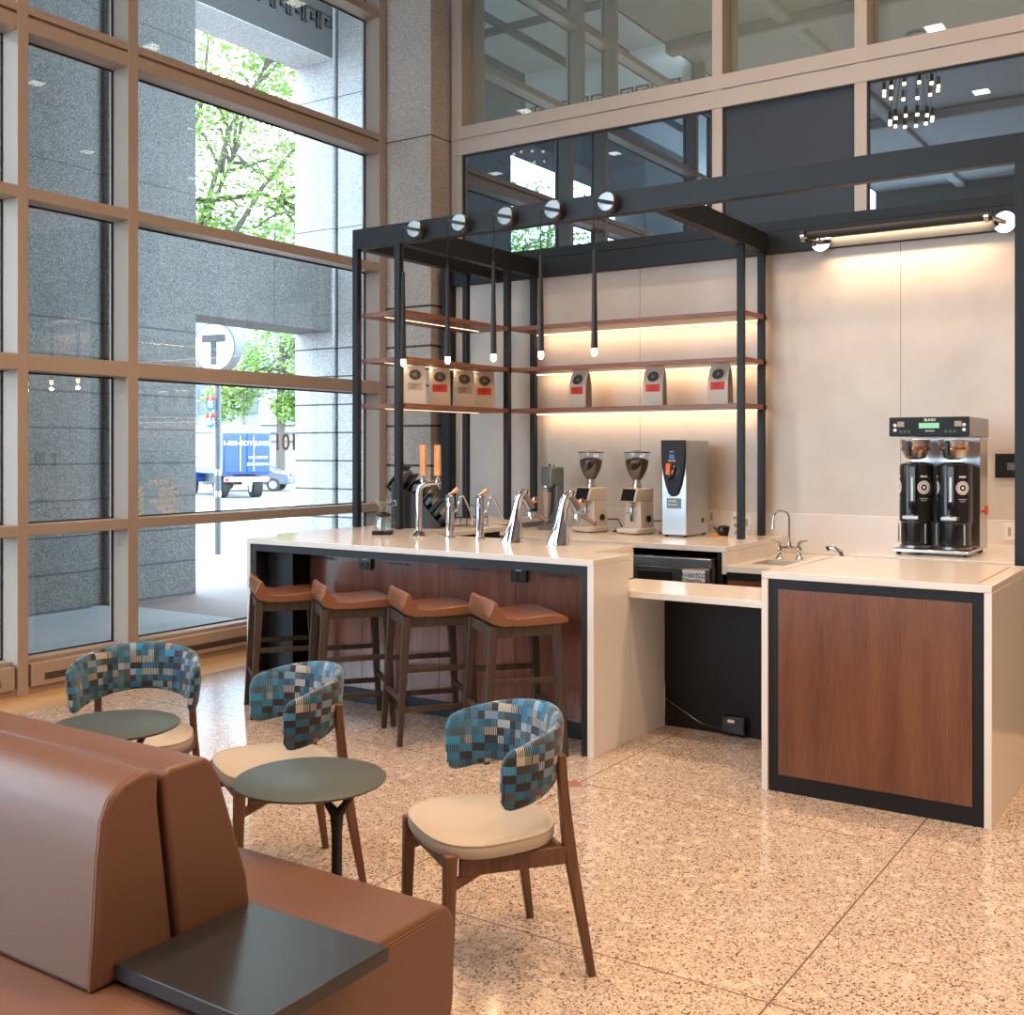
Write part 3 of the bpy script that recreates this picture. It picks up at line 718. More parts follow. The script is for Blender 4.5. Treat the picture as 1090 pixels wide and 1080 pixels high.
MB().box(hx0, hx1, hy0, hy1, .66, .67).box(hx0 - .01, hx0, hy0, hy1, .66, .82).box(hx1, hx1 + .01, hy0, hy1, .66, .82).box(hx0, hx1, hy0 - .01, hy0, .66, .82).box(hx0, hx1, hy1, hy1 + .01, .66, .82).build('basin', 'steel', sk)
B(-2.968, -1.0, 7.16, 7.2, .77, .82).build('black_trim', 'black_lam', sk)
B(-2.968, -1.0, 7.17, 7.2, .1, .77).build('front_panel', 'walnut', sk)
rs = thing('machine_counter', 'raised white quartz slab carrying the twin coffee brewer', 'counter')
B(-2.06, .4, 6.965, 8.312, .960, 1.0).build('top', 'quartz', rs, bevel=.003)
B(-2.03, .4, 6.985, 7.12, .0, .96).build('black_trim', 'black_lam', rs)
B(-2.02, .4, 7.215, 8.3, .862, .958).build('riser', 'black_lam', rs)

# ================================================================ CANOPY AND SHELVING
cn = thing('steel_canopy', 'blackened steel canopy frame standing over the bar', 'canopy')
ZB, ZT = 3.20, 3.35; YF = 6.37
B(-5.70, -.90, YF, YF + .07, ZB, ZT).build('front_beam', 'black_steel', cn, bevel=.002)
B(-5.70, -5.62, YF + .07, 8.27, ZB, ZT).build('side_beam', 'black_steel', cn)
B(-5.30, -5.22, YF + .07, 8.27, ZB, ZT).build('side_beam', 'black_steel', cn)
B(-3.17, -3.09, YF + .07, 8.27, ZB, ZT).build('cross_beam', 'black_steel', cn)
B(-.985, -.905, YF + .07, 8.27, ZB, ZT).build('side_beam', 'black_steel', cn)
def post(x, y, z0, nm='post', w=.05): B(x - w / 2, x + w / 2, y, y + w, z0, ZB).build(nm, 'black_steel', cn, bevel=.001)
post(-5.675, YF, T + .001); post(-5.26, YF, T + .001)
B(-1.01, -.90, YF, YF + .08, 0, ZB).build('post', 'black_steel', cn)
post(-5.24, 7.80, T + .001); post(-5.24, 8.22, T + .001); post(-5.675, 7.80, T + .001)
post(-3.13, 7.80, .991); post(-3.13, 8.22, .991)
for z, nm in ((2.71, 'top'), (2.36, 'middle'), (2.01, 'bottom')):
    s = thing('wall_shelf', 'walnut shelf on the window side, %s of its three' % nm, 'shelf', (0, 0, z), group='shelves of the window-side wing')
    B(-5.65, -5.215, YF + .052, 7.80, -.035, 0).build('board', 'shelf_wood_y', s, bevel=.002)
    B(-5.46, -5.45, YF + .1, 7.7, -.0375, -.0352).build('led_strip', 'led', s)
    area_light('shelf_led', (-5.455, 7.05, -.045), 1.2, .012, 1.3, parent=s)
    s = thing('wall_shelf', 'walnut shelf against the back wall, %s of its three' % nm, 'shelf', (0, 0, z), group='shelves along the back wall')
    B(-5.21, -3.105, 7.84, 8.30, -.035, 0).build('board', 'shelf_wood', s, bevel=.002)
    B(-5.2, -3.15, 8.235, 8.25, -.044, -.0352).build('led_strip', 'led', s)
    area_light('shelf_led', (-4.17, 8.232, -.05), 3.0, 2.0, .02, rot=(math.radians(40), 0, 0), parent=s)
# header light bar
hb = thing('light_bar', 'black wall-washing light bar with round chrome end brackets', 'light', (0, 0, 0))
MB().tube([(-2.72, 8.13, 3.27), (-1.43, 8.13, 3.27)], .032, 16).build('housing', 'black_metal', hb)
for x in (-2.72, -1.43):
    MB().tube([(x - .02, 8.13, 3.27), (x - .05, 8.13, 3.27)], .042, 20).build('end_cap', 'chrome', hb)
    MB().tube([(x + .06, 8.272, 3.24), (x + .06, 8.245, 3.24)], .075, 24).tube([(x + .06, 8.245, 3.24), (x - .02, 8.13, 3.27)], .015, 8).build('bracket', 'chrome', hb)
area_light('wash', (-2.07, 8.215, 3.275), 13, 1.2, .03, rot=(math.radians(42), 0, 0), parent=hb)

# pendants
pend0 = None
px = [-5.07, -4.665, -4.27, -3.885, -3.475]
order = ['leftmost', 'second from left', 'middle', 'second from right', 'rightmost']
for i, x in enumerate(px):
    lb = 'slim black pendant light on the canopy beam, %s of five' % order[i]
    if pend0 is None:
        pend0 = thing('pendant_light', lb, 'light', (x, YF, 3.275), group='pendants hanging from the canopy beam')
        MB().tube([(.03, .0008, 0), (.03, -.075, 0)], .062, 28).build('mount_disc', 'steel_dark', pend0, bevel=.004)
        MB().bar((.085, -.082, -.018), (-.03, -.12, .010), .018, .02).build('arm', 'black_metal', pend0)
        MB().tube([(-.03, -.12, .01), (-.03, -.12, -.31)], .0035, 6).build('cord', 'black_metal', pend0)
        MB().lathe([(.006, -.31), (.012, -.33), (.022, -.93), (.024, -.955), (0, -.955)], (-.03, -.12, 0), 16).build('shade', 'black_metal', pend0)
        MB().lathe([(.0, -.956), (.018, -.956), (.020, -.985), (.012, -1.003), (0, -1.006)], (-.03, -.12, 0), 12).build('bulb', 'bulb', pend0)
        l = D.lights.new('pendant_lamp', 'POINT'); l.energy = 2.0; l.color = WARM; l.shadow_soft_size = .02
        lo = D.objects.new('pendant_lamp', l); COL.objects.link(lo); lo.parent = pend0; lo.location = (-.03, -.12, -1.04)
    else: dup(pend0, (x, YF, 3.275), 0, lb)

# coffee bags
def make_bag(label, red=True):
    t = thing('coffee_bag', label, 'bag', group='coffee bags on the shelves')
    w, d, h = .085, .045, .31
    b = MB()
    rows = [(0, 1, 1), (.015, 1.02, 1.05), (.12, 1.0, 1.05), (.20, 1.0, .9), (.26, .99, .5), (.30, .98, .12), (h, .98, .10)]
    rings = []
    for z, sx, sy in rows:
        rings.append([b.bm.verts.new((x * w * sx, y * d * sy + (0 if sy > .6 else (1 - sy) * .01), z)) for x, y in ((-1, -1), (-.3, -1.06), (.3, -1.06), (1, -1), (.93, 0), (1, 1), (0, 1.05), (-1, 1), (-.93, 0))])
    for a, c in zip(rings, rings[1:]):
        for k2 in range(9): b.bm.faces.new((a[k2], a[(k2 + 1) % 9], c[(k2 + 1) % 9], c[k2]))
    b.bm.faces.new(rings[0][::-1]); b.bm.faces.new(rings[-1])
    o = b.build('pouch', 'paper', t, bevel=.004)
    for sg in (-1, 1):
        g = MB()
        g.bm.faces.new([g.bm.verts.new(v) for v in ((sg * (w * 1.021 + .0012), -d * .85, .02), (sg * (w * 1.021 + .0012), d * .85, .02), (sg * (w * 1.002 + .001), d * .6, .22), (sg * (w * .99 + .001), 0, .285), (sg * (w * 1.002 + .001), -d * .6, .22))])
        g.build('gusset', 'kraft_side', t, smooth=False)
    B(-.058, .058, -d * 1.06 - .0035, -d * 1.06 - .0015, .115, .175).build('label', 'red' if red else 'tan_label', t)
    lt = MB()
    for q in range(3): lt.box(-.03, .028 - q * .01, -d * 1.06 - .0042, -d * 1.06 - .0036, .155 - q * .012, .159 - q * .012)
    lt.build('label_print', 'ink', t)
    e = MB(); n = 28; ang = math.atan2(d * .55, .08)
    def ring(r0, r1, nn=n):
        for q in range(nn):
            a0, a1 = 2 * PI * q / nn, 2 * PI * (q + 1) / nn
            pts = [(r0 * math.cos(a0), r0 * math.sin(a0)), (r1 * math.cos(a0), r1 * math.sin(a0)), (r1 * math.cos(a1), r1 * math.sin(a1)), (r0 * math.cos(a1), r0 * math.sin(a1))]
            e.quad(*[(p[0], -d * .80 - .004 + p[1] * .45, .236 + p[1] * .88) for p in pts])
    ring(.033, .046); ring(.018, .030); ring(.008, .013)
    e.build('emblem', 'ink', t, smooth=False)
    return t
bag0 = make_bag('white coffee bag with red label, left one on the back wall shelf')
bag0.location = (-4.62, 8.0, 2.01); bag0.rotation_euler = (0, 0, math.radians(-6))
dup(bag0, (-3.93, 8.0, 2.01), math.radians(4), 'white coffee bag with red label, middle one on the back wall shelf')
dup(bag0, (-3.37, 8.0, 2.01), math.radians(-4), 'white coffee bag with red label, beside the right shelf posts')
bagt = make_bag('white coffee bag with plain tan label behind the second shelf post', False)
bagt.location = (-5.40, 6.76, 2.01); bagt.rotation_euler = (0, 0, math.radians(42))
dup(bag0, (-5.40, 7.08, 2.01), math.radians(40), 'white coffee bag with red label, left one on the window-side shelf')
dup(bagt, (-5.40, 7.41, 2.01), math.radians(46), 'white coffee bag with tan label between two red-labelled bags')
dup(bag0, (-5.38, 7.68, 2.01), math.radians(38), 'white coffee bag with red label at the inner corner of the shelving')

# ================================================================ EQUIPMENT ON THE BAR
# pour-over brewer
pv = thing('pour_over_brewer', 'glass pour-over dripper and server on a small black scale', 'coffee maker', (-5.02, 5.93, T), TH)
B(-.062, .062, -.05, .05, 0, .024).build('scale', 'black_plastic', pv, bevel=.004)
MB().lathe([(.0, .026), (.052, .026), (.054, .05), (.040, .105), (.036, .12), (.033, .12), (.037, .105), (.05, .05), (.048, .03), (0, .03)], seg=24).build('server', 'clear', pv)
MB().lathe([(.038, .105), (.042, .112), (.042, .125), (.036, .128)], seg=20).tube([(.04, 0, .115), (.075, 0, .11), (.08, 0, .07), (.055, 0, .04)], .006, 8).build('band', 'black_plastic', pv)
MB().lathe([(.012, .13), (.05, .134), (.05, .138), (.016, .142), (.022, .155), (.055, .205), (.058, .207), (.053, .205), (.018, .150)], seg=24).tube([(.05, 0, .20), (.078, 0, .20), (.08, 0, .175), (.04, 0, .165)], .005, 8).build('dripper', 'clear', pv)

for c_ in pv.children: c_.scale = (1.15, 1.15, 1.2)
# beer-style tap tower with two wooden handles
tp = thing('tap_tower', 'tall chrome tap tower with two orange wooden handles', 'tap', (-4.70, 5.93, T), math.radians(20))
MB().lathe([(.048, 0), (.05, .006), (.032, .028), (.020, .04), (.0, .04)], seg=24).build('flange', 'chrome', tp)
MB().tube([(0, 0, .03), (0, 0, .26), (.005, 0, .285), (.02, 0, .305), (.045, 0, .318), (.08, 0, .322), (.142, 0, .322)], [.0215] * 3 + [.020, .018, .015, .012], 16).build('column', 'chrome', tp)
for i, (x, yy) in enumerate(((.028, 0.0), (.122, 0.0))):
    f = MB().lathe([(.016, .0), (.018, .015), (.01, .03), (.006, .045), (0, .045)], (x, yy, .318), 14).build('faucet', 'chrome', tp)
    MB().leg((x, yy, .362), (x - .003, yy, .545), .040, .032, .036, .028).build('handle', 'tap_wood', tp, bevel=.003)
MB().tube([(.10, 0, .32), (.125, 0, .315), (.14, 0, .285)], [.009, .008, .006], 10).build('spout', 'chrome', tp)

for c_ in tp.children: c_.scale = (1.1, 1.1, 1.15)
def water_tower(loc, label):
    t = thing('steam_tower', label, 'tap', loc, math.radians(20), group='slim chrome steam towers')
    MB().lathe([(.034, 0), (.034, .008), (.028, .012), (0, .012)], seg=20).build('flange', 'chrome', t)
    MB().prism([(q[0], q[1]) for q in [(math.cos(a * PI / 12) * .026, math.sin(a * PI / 12) * .026) for a in range(24)]], .01, .20, 'z').build('column', 'chrome', t)
    MB().lathe([(.027, .198), (.028, .205), (.02, .212), (0, .214)], seg=20).build('cap', 'steel_dark', t)
    MB().tube([(-.005, 0, .212), (.02, -.0, .225), (.048, 0, .24)], [.008, .010, .017], 10).build('lever', 'copper', t)
    MB().tube([(.0, -.028, .165), (.0, -.033, .165)], .012, 12).build('button', 'steel', t)
    MB().tube([(.024, 0, .13), (.045, 0, .14), (.055, 0, .17), (.062, 0, .20), (.085, 0, .207), (.10, 0, .18), (.15, 0, .09)], [.006, .006, .006, .006, .005, .005, .004], 8).build('steam_wand', 'chrome', t)
    for c_ in t.children: c_.scale = (1.12, 1.12, 1.38)
    return t
st = water_tower((-4.435, 5.93, T), 'slim chrome steam tower with copper lever, nearer the tap handles')
dup(st, (-4.205, 5.95, T), math.radians(20), 'slim chrome steam tower with copper lever, nearer the espresso towers')

def espresso_tower(loc, label):
    t = thing('espresso_tower', label, 'espresso machine', loc, math.radians(22), group='sculpted chrome espresso towers')
    b = MB(); rings = []
    for z, cx, rx, ry in ((0, -.012, .062, .045), (.02, -.008, .058, .042), (.10, .006, .042, .036), (.18, .018, .030, .030), (.235, .030, .030, .030), (.265, .045, .034, .032), (.285, .06, .028, .028), (.295, .068, .014, .018)):
        rg = []
        for k2 in range(28):
            a = 2 * PI * k2 / 28; fl = 1 + .10 * math.sin(a * 7) * max(0, 1 - z / .15)
            rg.append(b.bm.verts.new((cx + rx * fl * math.cos(a), ry * fl * math.sin(a), z)))
        rings.append(rg)
    for a_, c_ in zip(rings, rings[1:]):
        for k2 in range(28): b.bm.faces.new((a_[k2], a_[(k2 + 1) % 28], c_[(k2 + 1) % 28], c_[k2]))
    b.bm.faces.new(rings[0][::-1]); b.bm.faces.new(rings[-1])
    b.build('body', 'chrome', t)
    MB().tube([(.05, 0, .265), (.085, 0, .215), (.10, 0, .185)], [.028, .026, .026], 16).build('group_head', 'steel_dark', t)
    MB().tube([(.105, 0, .17), (.105, 0, .145)], .030, 18).tube([(.105, -.0, .145), (.105, 0, .128)], .012, 10).build('portafilter', 'steel', t)
    MB().tube([(.13, -.01, .155), (.155, -.02, .145), (.205, -.035, .118)], [.008, .011, .013], 10).build('portafilter_handle', 'chair_wood', t)
    MB().tube([(.09, 0, .22), (.118, -.01, .235)], .008, 8).lathe([(0, .215), (.014, .222), (.018, .236), (.014, .25), (0, .256)], (.125, -.012, 0), 14).build('knob', 'copper', t)
    for c_ in t.children: c_.scale = (1.12, 1.12, 1.16)
    return t
es = espresso_tower((-3.90, 5.90, T), 'sculpted chrome espresso tower with wooden portafilter, the left one')
dup(es, (-3.545, 5.88, T), math.radians(22), 'sculpted chrome espresso tower with wooden portafilter, the right one')

# slanted black organiser
og = thing('lid_organizer', 'black organiser of stacked slanted bins behind the canopy post', 'organizer', (-5.26, 6.62, T), math.radians(20))
MB().prism([(-.17, 0), (.22, 0), (.22, .02), (.02, .26), (-.17, .34)], -.12, -.11, 'y').prism([(-.17, 0), (.22, 0), (.22, .02), (.02, .26), (-.17, .34)], .11, .12, 'y').build('side_plate', 'black_metal', og)
for i, (x, z) in enumerate(((-.12, .36), (-.02, .26), (.09, .16), (.19, .115))):
    b = MB(); a = math.radians(50)
    dv = Vector((math.cos(a), 0, math.sin(a))); nv = Vector((-math.sin(a), 0, math.cos(a)))
    c = Vector((x, 0, z))
    for off in (-.045, .045):
        b.bar(c + nv * off - dv * .10, c + nv * off + dv * .10, .22, .010, up=nv)
    b.bar(c - dv * .10 - nv * .045, c - dv * .10 + nv * .045, .22, .01, up=dv)
    bn = b.build('bin', 'black_metal', og)
    MB().bar(c + nv * .012 - dv * .085, c + nv * .012 + dv * .08, .18, .03, up=nv).build('lid_stack', 'black_plastic', bn)
wr = thing('wire_rack', 'small black wire rack next to the slanted organiser', 'rack', (-5.0, 6.95, T), 0)
b = MB()
for z in (.005, .07): b.tube([(-.1, -.09, z), (.1, -.09, z), (.1, .09, z), (-.1, .09, z), (-.1, -.09, z)], .003, 6)
for x in (-.1, -.03, .03, .1):
    for y in (-.09, .09): b.tube([(x, y, .003), (x, y, .07)], .003, 6)
b.tube([(-.1, .09, .07), (-.1, .02, .16), (.1, .02, .16), (.1, .09, .07)], .003, 6)
b.build('wires', 'black_metal', wr)

# frother
Z9 = .99
f = thing('milk_frother', 'grey drink mixer with steel cup, left of the two grinders', 'mixer', (-4.86, 7.93, Z9), math.radians(-10))
MB().lathe([(.0, 0), (.095, 0), (.095, .03), (.07, .045), (0, .05)], (0, -.03, 0), 24).build('base', 'gunmetal', f)
B(-.055, .065, .0, .09, .03, .53).build('column', 'gunmetal', f, bevel=.015)
B(-.06, .068, -.08, .09, .37, .53).build('motor_head', 'gunmetal', f, bevel=.02)
MB().lathe([(.03, .34), (.045, .35), (.045, .372), (0, .372)], (-.01, -.045, 0), 16).tube([(-.01, -.045, .34), (-.01, -.045, .30)], .008, 8).build('collar', 'steel', f)
MB().lathe([(.035, .13), (.046, .31), (.049, .315), (.044, .31), (.033, .135), (0, .135)], (-.015, -.05, 0), 20).build('cup', 'steel', f)
MB().tube([(-.02, 0, .53), (-.02, 0, .55)], .008, 8).tube([(.03, 0, .53), (.03, 0, .545)], .01, 8).build('switch', 'black_plastic', f)

# grinders
def grinder(loc, label):
    t = thing('coffee_grinder', label, 'coffee grinder', loc, math.radians(-14), group='cream coffee grinders')
    b = MB().prism([(-.105, -.13), (.105, -.13), (.11, .10), (.09, .13), (-.09, .13), (-.11, .10)], .008, .05, 'z').build('base', 'cream_enamel', t, bevel=.012)
    MB().tube([(-.07, -.09, 0), (-.07, -.09, .01)], .012, 8).tube([(.07, -.09, 0), (.07, -.09, .01)], .012, 8).tube([(.07, .09, 0), (.07, .09, .01)], .012, 8).tube([(-.07, .09, 0), (-.07, .09, .01)], .012, 8).build('foot', 'black_plastic', t)
    MB().leg((0, .03, .04), (0, .03, .27), .18, .17, .155, .16).build('body', 'cream_enamel', t, bevel=.012)
    MB().prism([(-.12, .26), (.11, .26), (.11, .365), (-.085, .365)], -.082, .082, 'x').build('head', 'cream_enamel', t, bevel=.01)
    MB().prism([(-.1255, .265), (-.1225, .265), (-.0885, .360), (-.0915, .360)], -.066, .066, 'x').build('screen', 'screen', t)
    MB().tube([(.08, .04, .12), (.093, .038, .12)], .027, 20).build('dial', 'black_plastic', t)
    MB().tube([(0, -.095, .235), (0, -.07, .255)], .03, 16).tube([(0, -.065, .10), (0, -.065, .235)], .010, 8).build('spout', 'chrome', t)
    MB().bar((-.03, -.05, .17), (-.03, -.10, .165), .008).bar((.03, -.05, .17), (.03, -.10, .165), .008).build('fork', 'chrome', t)
    MB().lathe([(.038, .362), (.038, .385), (.03, .40), (.03, .43), (.0, .43)], seg=20).build('neck', 'steel', t)
    MB().lathe([(.03, .42), (.048, .44), (.075, .49), (.091, .54), (.098, .60), (.099, .645)], seg=28).build('hopper', 'clear', t)
    MB().lathe([(.0, .425), (.027, .428), (.045, .445), (.071, .494), (.087, .544), (.092, .585), (.05, .605), (0, .61)], seg=28).build('beans', 'beans', t)
    MB().lathe([(.0, .646), (.108, .646), (.108, .653), (.05, .66), (.03, .666), (0, .667)], seg=28).build('hopper_lid', 'black_plastic', t)
    MB().tube([(.06, .13, .10), (.12, .20, .10), (.15, .21, .04), (.175, .15, .008), (.15, .10, .007), (.12, .16, .007), (.16, .22, .02), (.18, .20, .03)], .006, 6).build('power_cord', 'black_plastic', t)
    return t
g0 = grinder((-4.44, 7.86, Z9), 'cream coffee grinder with full bean hopper, beside the grey mixer')
dup(g0, (-4.03, 7.88, Z9), math.radians(-14), 'cream coffee grinder with full bean hopper, beside the hot water tower')
# hot water tower
h = thing('hot_water_dispenser', 'tall stainless hot water tower with black tapered face', 'water dispenser', (-3.64, 7.74, Z9))
B(-.105, .105, .0, .42, .015, .745).build('body', 'steel', h, bevel=.006)
ft = MB()
for x in (-.08, .08):
    for y in (.04, .38): ft.tube([(x, y, 0), (x, y, .016)], .014, 8)
ft.build('foot', 'black_plastic', h)
fa = MB(); pts = [(-.103, .745), (.103, .745), (.10, .60), (.088, .50), (.065, .40), (.04, .335), (.015, .312), (-.015, .312), (-.04, .335), (-.065, .40), (-.088, .50), (-.10, .60)]
fa.prism(pts, -.022, -.001, 'y'); fo = fa.build('face_panel', 'black_lam', h, bevel=.006)
MB().tube([(0, -.02, .50), (0, -.026, .50)], .055, 20).build('tap_recess', 'screen', h)
MB().box(-.045, -.01, -.055, -.024, .48, .565).build('tap_lever', 'orange', h, bevel=.003)
MB().tube([(.012, -.024, .545), (.018, -.05, .52), (0, -.055, .47), (-.02, -.055, .44)], .010, 8).build('tap', 'chrome', h)
MB().box(-.03, .012, -.0245, -.022, .60, .635).build('display', 'blue_ink', h)
text('HOT', .016, (-.008, -.024, .655), (PI / 2, 0, 0), 'white', h); text('WATER', .018, (-.008, -.024, .585), (PI / 2, 0, 0), 'white', h)
B(-.06, .06, -.004, -.0005, .22, .298).build('name_plate', 'gunmetal', h)
text('COFFEE', .022, (-.012, -.006, .275), (PI / 2, 0, 0), 'white', h, sx=.9); text('hot water', .022, (-.008, -.006, .25), (PI / 2, 0, 0), 'white', h, sx=.9)
B(.1055, .108, .28, .32, .10, .135).build('inlet', 'black_plastic', h)
# outlets on the wall
for x, z, lb in ((-4.60, 1.10, 'white wall outlet behind the two grinders'), (-3.60, 1.12, 'white wall outlet behind the hot water tower'), (-3.30, 1.08, 'white wall outlet behind the dark teapot'), (-1.325, 1.09, 'white wall outlet below the wall tablet'), (-1.97, 1.09, 'white wall outlet left of the twin brewer')):
    ow = thing('wall_outlet', lb, 'outlet', (x, 8.313, z), group='wall outlets on the backsplash')
    B(-.06, .06, -.007, 0, -.058, .058).build('plate', 'white', ow, bevel=.002)
    MB().box(-.035, -.015, -.009, -.007, -.03, .03).box(.015, .035, -.009, -.007, -.03, .03).build('socket', 'tan_label', ow)
# tray, teapot, menu card
tag(MB().lathe([(0, 0), (.12, 0), (.122, .006), (.12, .012), (0, .012)], (-3.31, 7.95, Z9), 32).build('serving_board', 'tap_wood'), 'round orange wood board on the back counter', 'tray')
tpz = thing('teapot', 'small dark glazed teapot on the round wood board', 'teapot', (-3.32, 7.95, Z9 + .012))
MB().lathe([(0, 0), (.035, 0), (.052, .02), (.055, .045), (.045, .07), (.02, .078), (0, .08)], seg=24).build('body', 'black_plastic', tpz)
MB().tube([(-.045, 0, .03), (-.068, 0, .045), (-.08, 0, .068)], [.012, .009, .006], 8).build('spout', 'black_plastic', tpz)
MB().tube([(.045, 0, .055), (.075, 0, .05), (.075, 0, .03), (.05, 0, .022)], .006, 8).build('handle', 'black_plastic', tpz)
mc = thing('menu_card', 'leaning white printed menu card next to the shelf post', 'card', (-3.21, 7.9, Z9), math.radians(50))
MB().quad((-.07, -.02, 0), (.09, -.02, 0), (.09, .02, .20), (-.0, .02, .20)).build('card', 'white', mc, smooth=False)
md = mc.children[0].modifiers.new('solid', 'SOLIDIFY'); md.thickness = .004
pm = MB()
for r_ in range(3):
    for c_ in range(2):
        y_ = -.018 + (r_ * .055 + .04) / .2 * .04 - .0045
        pm.box(-.01 + c_ * .045, .02 + c_ * .045, y_ - .001, y_ + .001, .03 + r_ * .055, .055 + r_ * .055)
pm.build('print', 'tan_label', mc)

# bridge faucet
fa = thing('bridge_faucet', 'chrome bridge faucet with gooseneck behind the sink', 'faucet', (-2.76, 7.83, .86), math.radians(15))
b = MB()
for x in (-.07, .07):
    b.lathe([(.033, 0), (.035, .006), (.020, .02), (.014, .05), (.022, .065), (.022, .08), (.012, .095), (.016, .12), (.0, .13)], (x, 0, 0), 16)
b.tube([(-.07, 0, .085), (.07, 0, .085)], .010, 10).build('bridge', 'chrome', fa)
MB().tube([(-.07, 0, .125), (-.09, 0, .13), (-.13, 0, .138)], [.009, .008, .006], 8).tube([(.07, 0, .125), (.09, 0, .13), (.13, 0, .138)], [.009, .008, .006], 8).build('lever', 'chrome', fa)
neck = [(0, 0, .085), (0, 0, .14), (0, 0, .26)] + [(-.055 + .055 * math.cos(a), -.02 * (1 - math.cos(a)), .30 + .055 * math.sin(a)) for a in [PI * k / 8 for k in range(0, 9)]] + [(-.112, -.04, .26), (-.115, -.04, .22)]
MB().lathe([(.016, .08), (.02, .1), (.012, .13), (0, .13)], seg=12).tube(neck, [.011, .009] + [.008] * (len(neck) - 4) + [.011, .012], 10).build('gooseneck', 'chrome', fa)
rn = thing('pitcher_rinser', 'short curved chrome rinser spout left of the machine slab', 'faucet', (-2.29, 7.50, .86), math.radians(10))
MB().tube([(.02, 0, 0), (.02, 0, .05), (0, 0, .10), (-.04, 0, .13), (-.08, 0, .125)], [.022, .022, .022, .018, .012], 12).build('spout', 'chrome', rn)
MB().tube([(-.07, 0, .13), (-.085, 0, .12)], .017, 10).build('nozzle', 'black_plastic', rn)

# twin coffee brewer
cm = thing('coffee_brewer', 'black and stainless twin coffee brewer with two tall servers', 'coffee machine', (-1.615, 7.10, 1.0))
def RB(x0, x1, y0, y1, z0, z1, nm, mat, par=None, bv=.004): return B(x0, x1, y0, y1, z0, z1).build(nm, mat, par or cm, bevel=bv)
RB(-.235, .225, .04, .62, .018, .038, 'base_plate', 'steel')
ft = MB()
for x in (-.2, .19):
    for y in (.08, .58): ft.tube([(x, y, 0), (x, y, .02)], .016, 8)
ft.build('foot', 'black_plastic', cm)
RB(-.20, .225, .40, .64, .038, .74, 'body', 'steel')
RB(-.24, .232, .02, .64, .745, .865, 'hood', 'steel_dark', None, .006)
RB(-.242, .234, .005, .022, .745, .865, 'control_panel', 'black_lam', None, .006)
text('BUNN', .024, (0.005, .003, .846), (PI / 2, 0, 0), 'white', cm); text('INFUSION', .012, (0.005, .003, .778), (PI / 2, 0, 0), 'white', cm)
RB(-.06, .06, .001, .006, .795, .828, 'display', 'green_led', None, 0)
bt = MB()
for x in (-.17, .17): bt.box(x - .02, x + .02, .001, .006, .805, .838)
bt.build('brew_button', 'tan_label', cm)
bt = MB()
for x in (-.205, .205):
    for z in (.785, .815): bt.tube([(x, .006, z), (x, .001, z)], .011, 10)
bt.build('switch', 'white', cm)
bt = MB()
for x in (-.19, -.16, -.13, .13, .16, .19): bt.tube([(x * .85 - .01, .006, .775), (x * .85 - .01, .002, .775)], .009, 10)
bt.build('green_button', plain('green button', (.03, .12, .06), .4), cm)
for sx, nm in ((-.115, 'left'), (.115, 'right')):
    fn = MB().lathe([(.03, .60), (.06, .61), (.075, .64), (.085, .70), (.088, .725), (0, .725)], (sx, .15, 0), 24).build('brew_funnel', 'steel', cm)
    MB().leg((sx - .02, .05, .62), (sx - .02, .045, .71), .024, .03).bar((sx - .02, .05, .705), (sx - .02, .10, .705), .024).build('funnel_handle', 'black_plastic', fn, bevel=.005)
    MB().lathe([(.086, .655), (.089, .66), (.089, .675), (.086, .68)], (sx, .15, 0), 24).build('band', 'orange' if sx > 5 else 'copper', fn)
    sv = MB().lathe([(0, .06), (.092, .06), (.096, .075), (.096, .20), (.104, .21), (.104, .555), (.098, .572), (.05, .585), (0, .586)], (sx, .18, 0), 36).build('server', 'black_plastic', cm)
    MB().lathe([(.06, .04), (.10, .042), (.10, .058), (0, .06)], (sx, .18, 0), 28).build('server_stand', 'steel_dark', sv)
    MB().leg((sx, .073, .30), (sx, .073, .56), .045, .02).build('gauge_column', 'black_plastic', sv, bevel=.006)
    MB().leg((sx, .061, .34), (sx, .061, .49), .012, .006).build('sight_glass', 'white', sv)
    MB().box(sx - .05, sx + .05, .01, .08, .225, .25).build('drip_shelf', 'steel_dark', sv, bevel=.005)
    MB().tube([(sx, .07, .30), (sx, .035, .30), (sx, .03, .26)], .011, 10).leg((sx, .03, .29), (sx - .005, .02, .335), .02, .01).build('tap', 'black_plastic', sv)
    for ss in (-.082, .082): MB().tube([(sx + ss, .06, .075), (sx + ss, .06, .20)], .005, 8).build('guard_rod', 'steel', sv)
    for ang in (-68, 38):
        a = math.radians(ang - 90)
        e = MB(); R_ = .1052
        def pt(rr, th_): 
            hx_ = rr * math.cos(th_) / R_
            return (sx + R_ * math.cos(a + hx_), .18 + R_ * math.sin(a + hx_), .425 + rr * math.sin(th_))
        for r0, r1 in ((.034, .042), (.020, .031), (.0, .009)):
            for k2 in range(28):
                t0, t1 = 2 * PI * k2 / 28, 2 * PI * (k2 + 1) / 28
                if r0 == 0: e.bm.faces.new([e.bm.verts.new(pt(*v)) for v in ((0, 0), (r1, t0), (r1, t1))])
                else: e.quad(pt(r0, t0), pt(r1, t0), pt(r1, t1), pt(r0, t1))
        for (z0, z1, hw) in ((.488, .50, .022), (.352, .356, .026), (.340, .343, .018)):
            for k2 in range(6):
                t0, t1 = (-hw + 2 * hw * k2 / 6) / R_, (-hw + 2 * hw * (k2 + .8) / 6) / R_
                e.quad(*[(sx + R_ * math.cos(a + tt), .18 + R_ * math.sin(a + tt), zz) for tt, zz in ((t0, z0), (t1, z0), (t1, z1), (t0, z1))])
        e.build('emblem', 'white', sv, smooth=False)
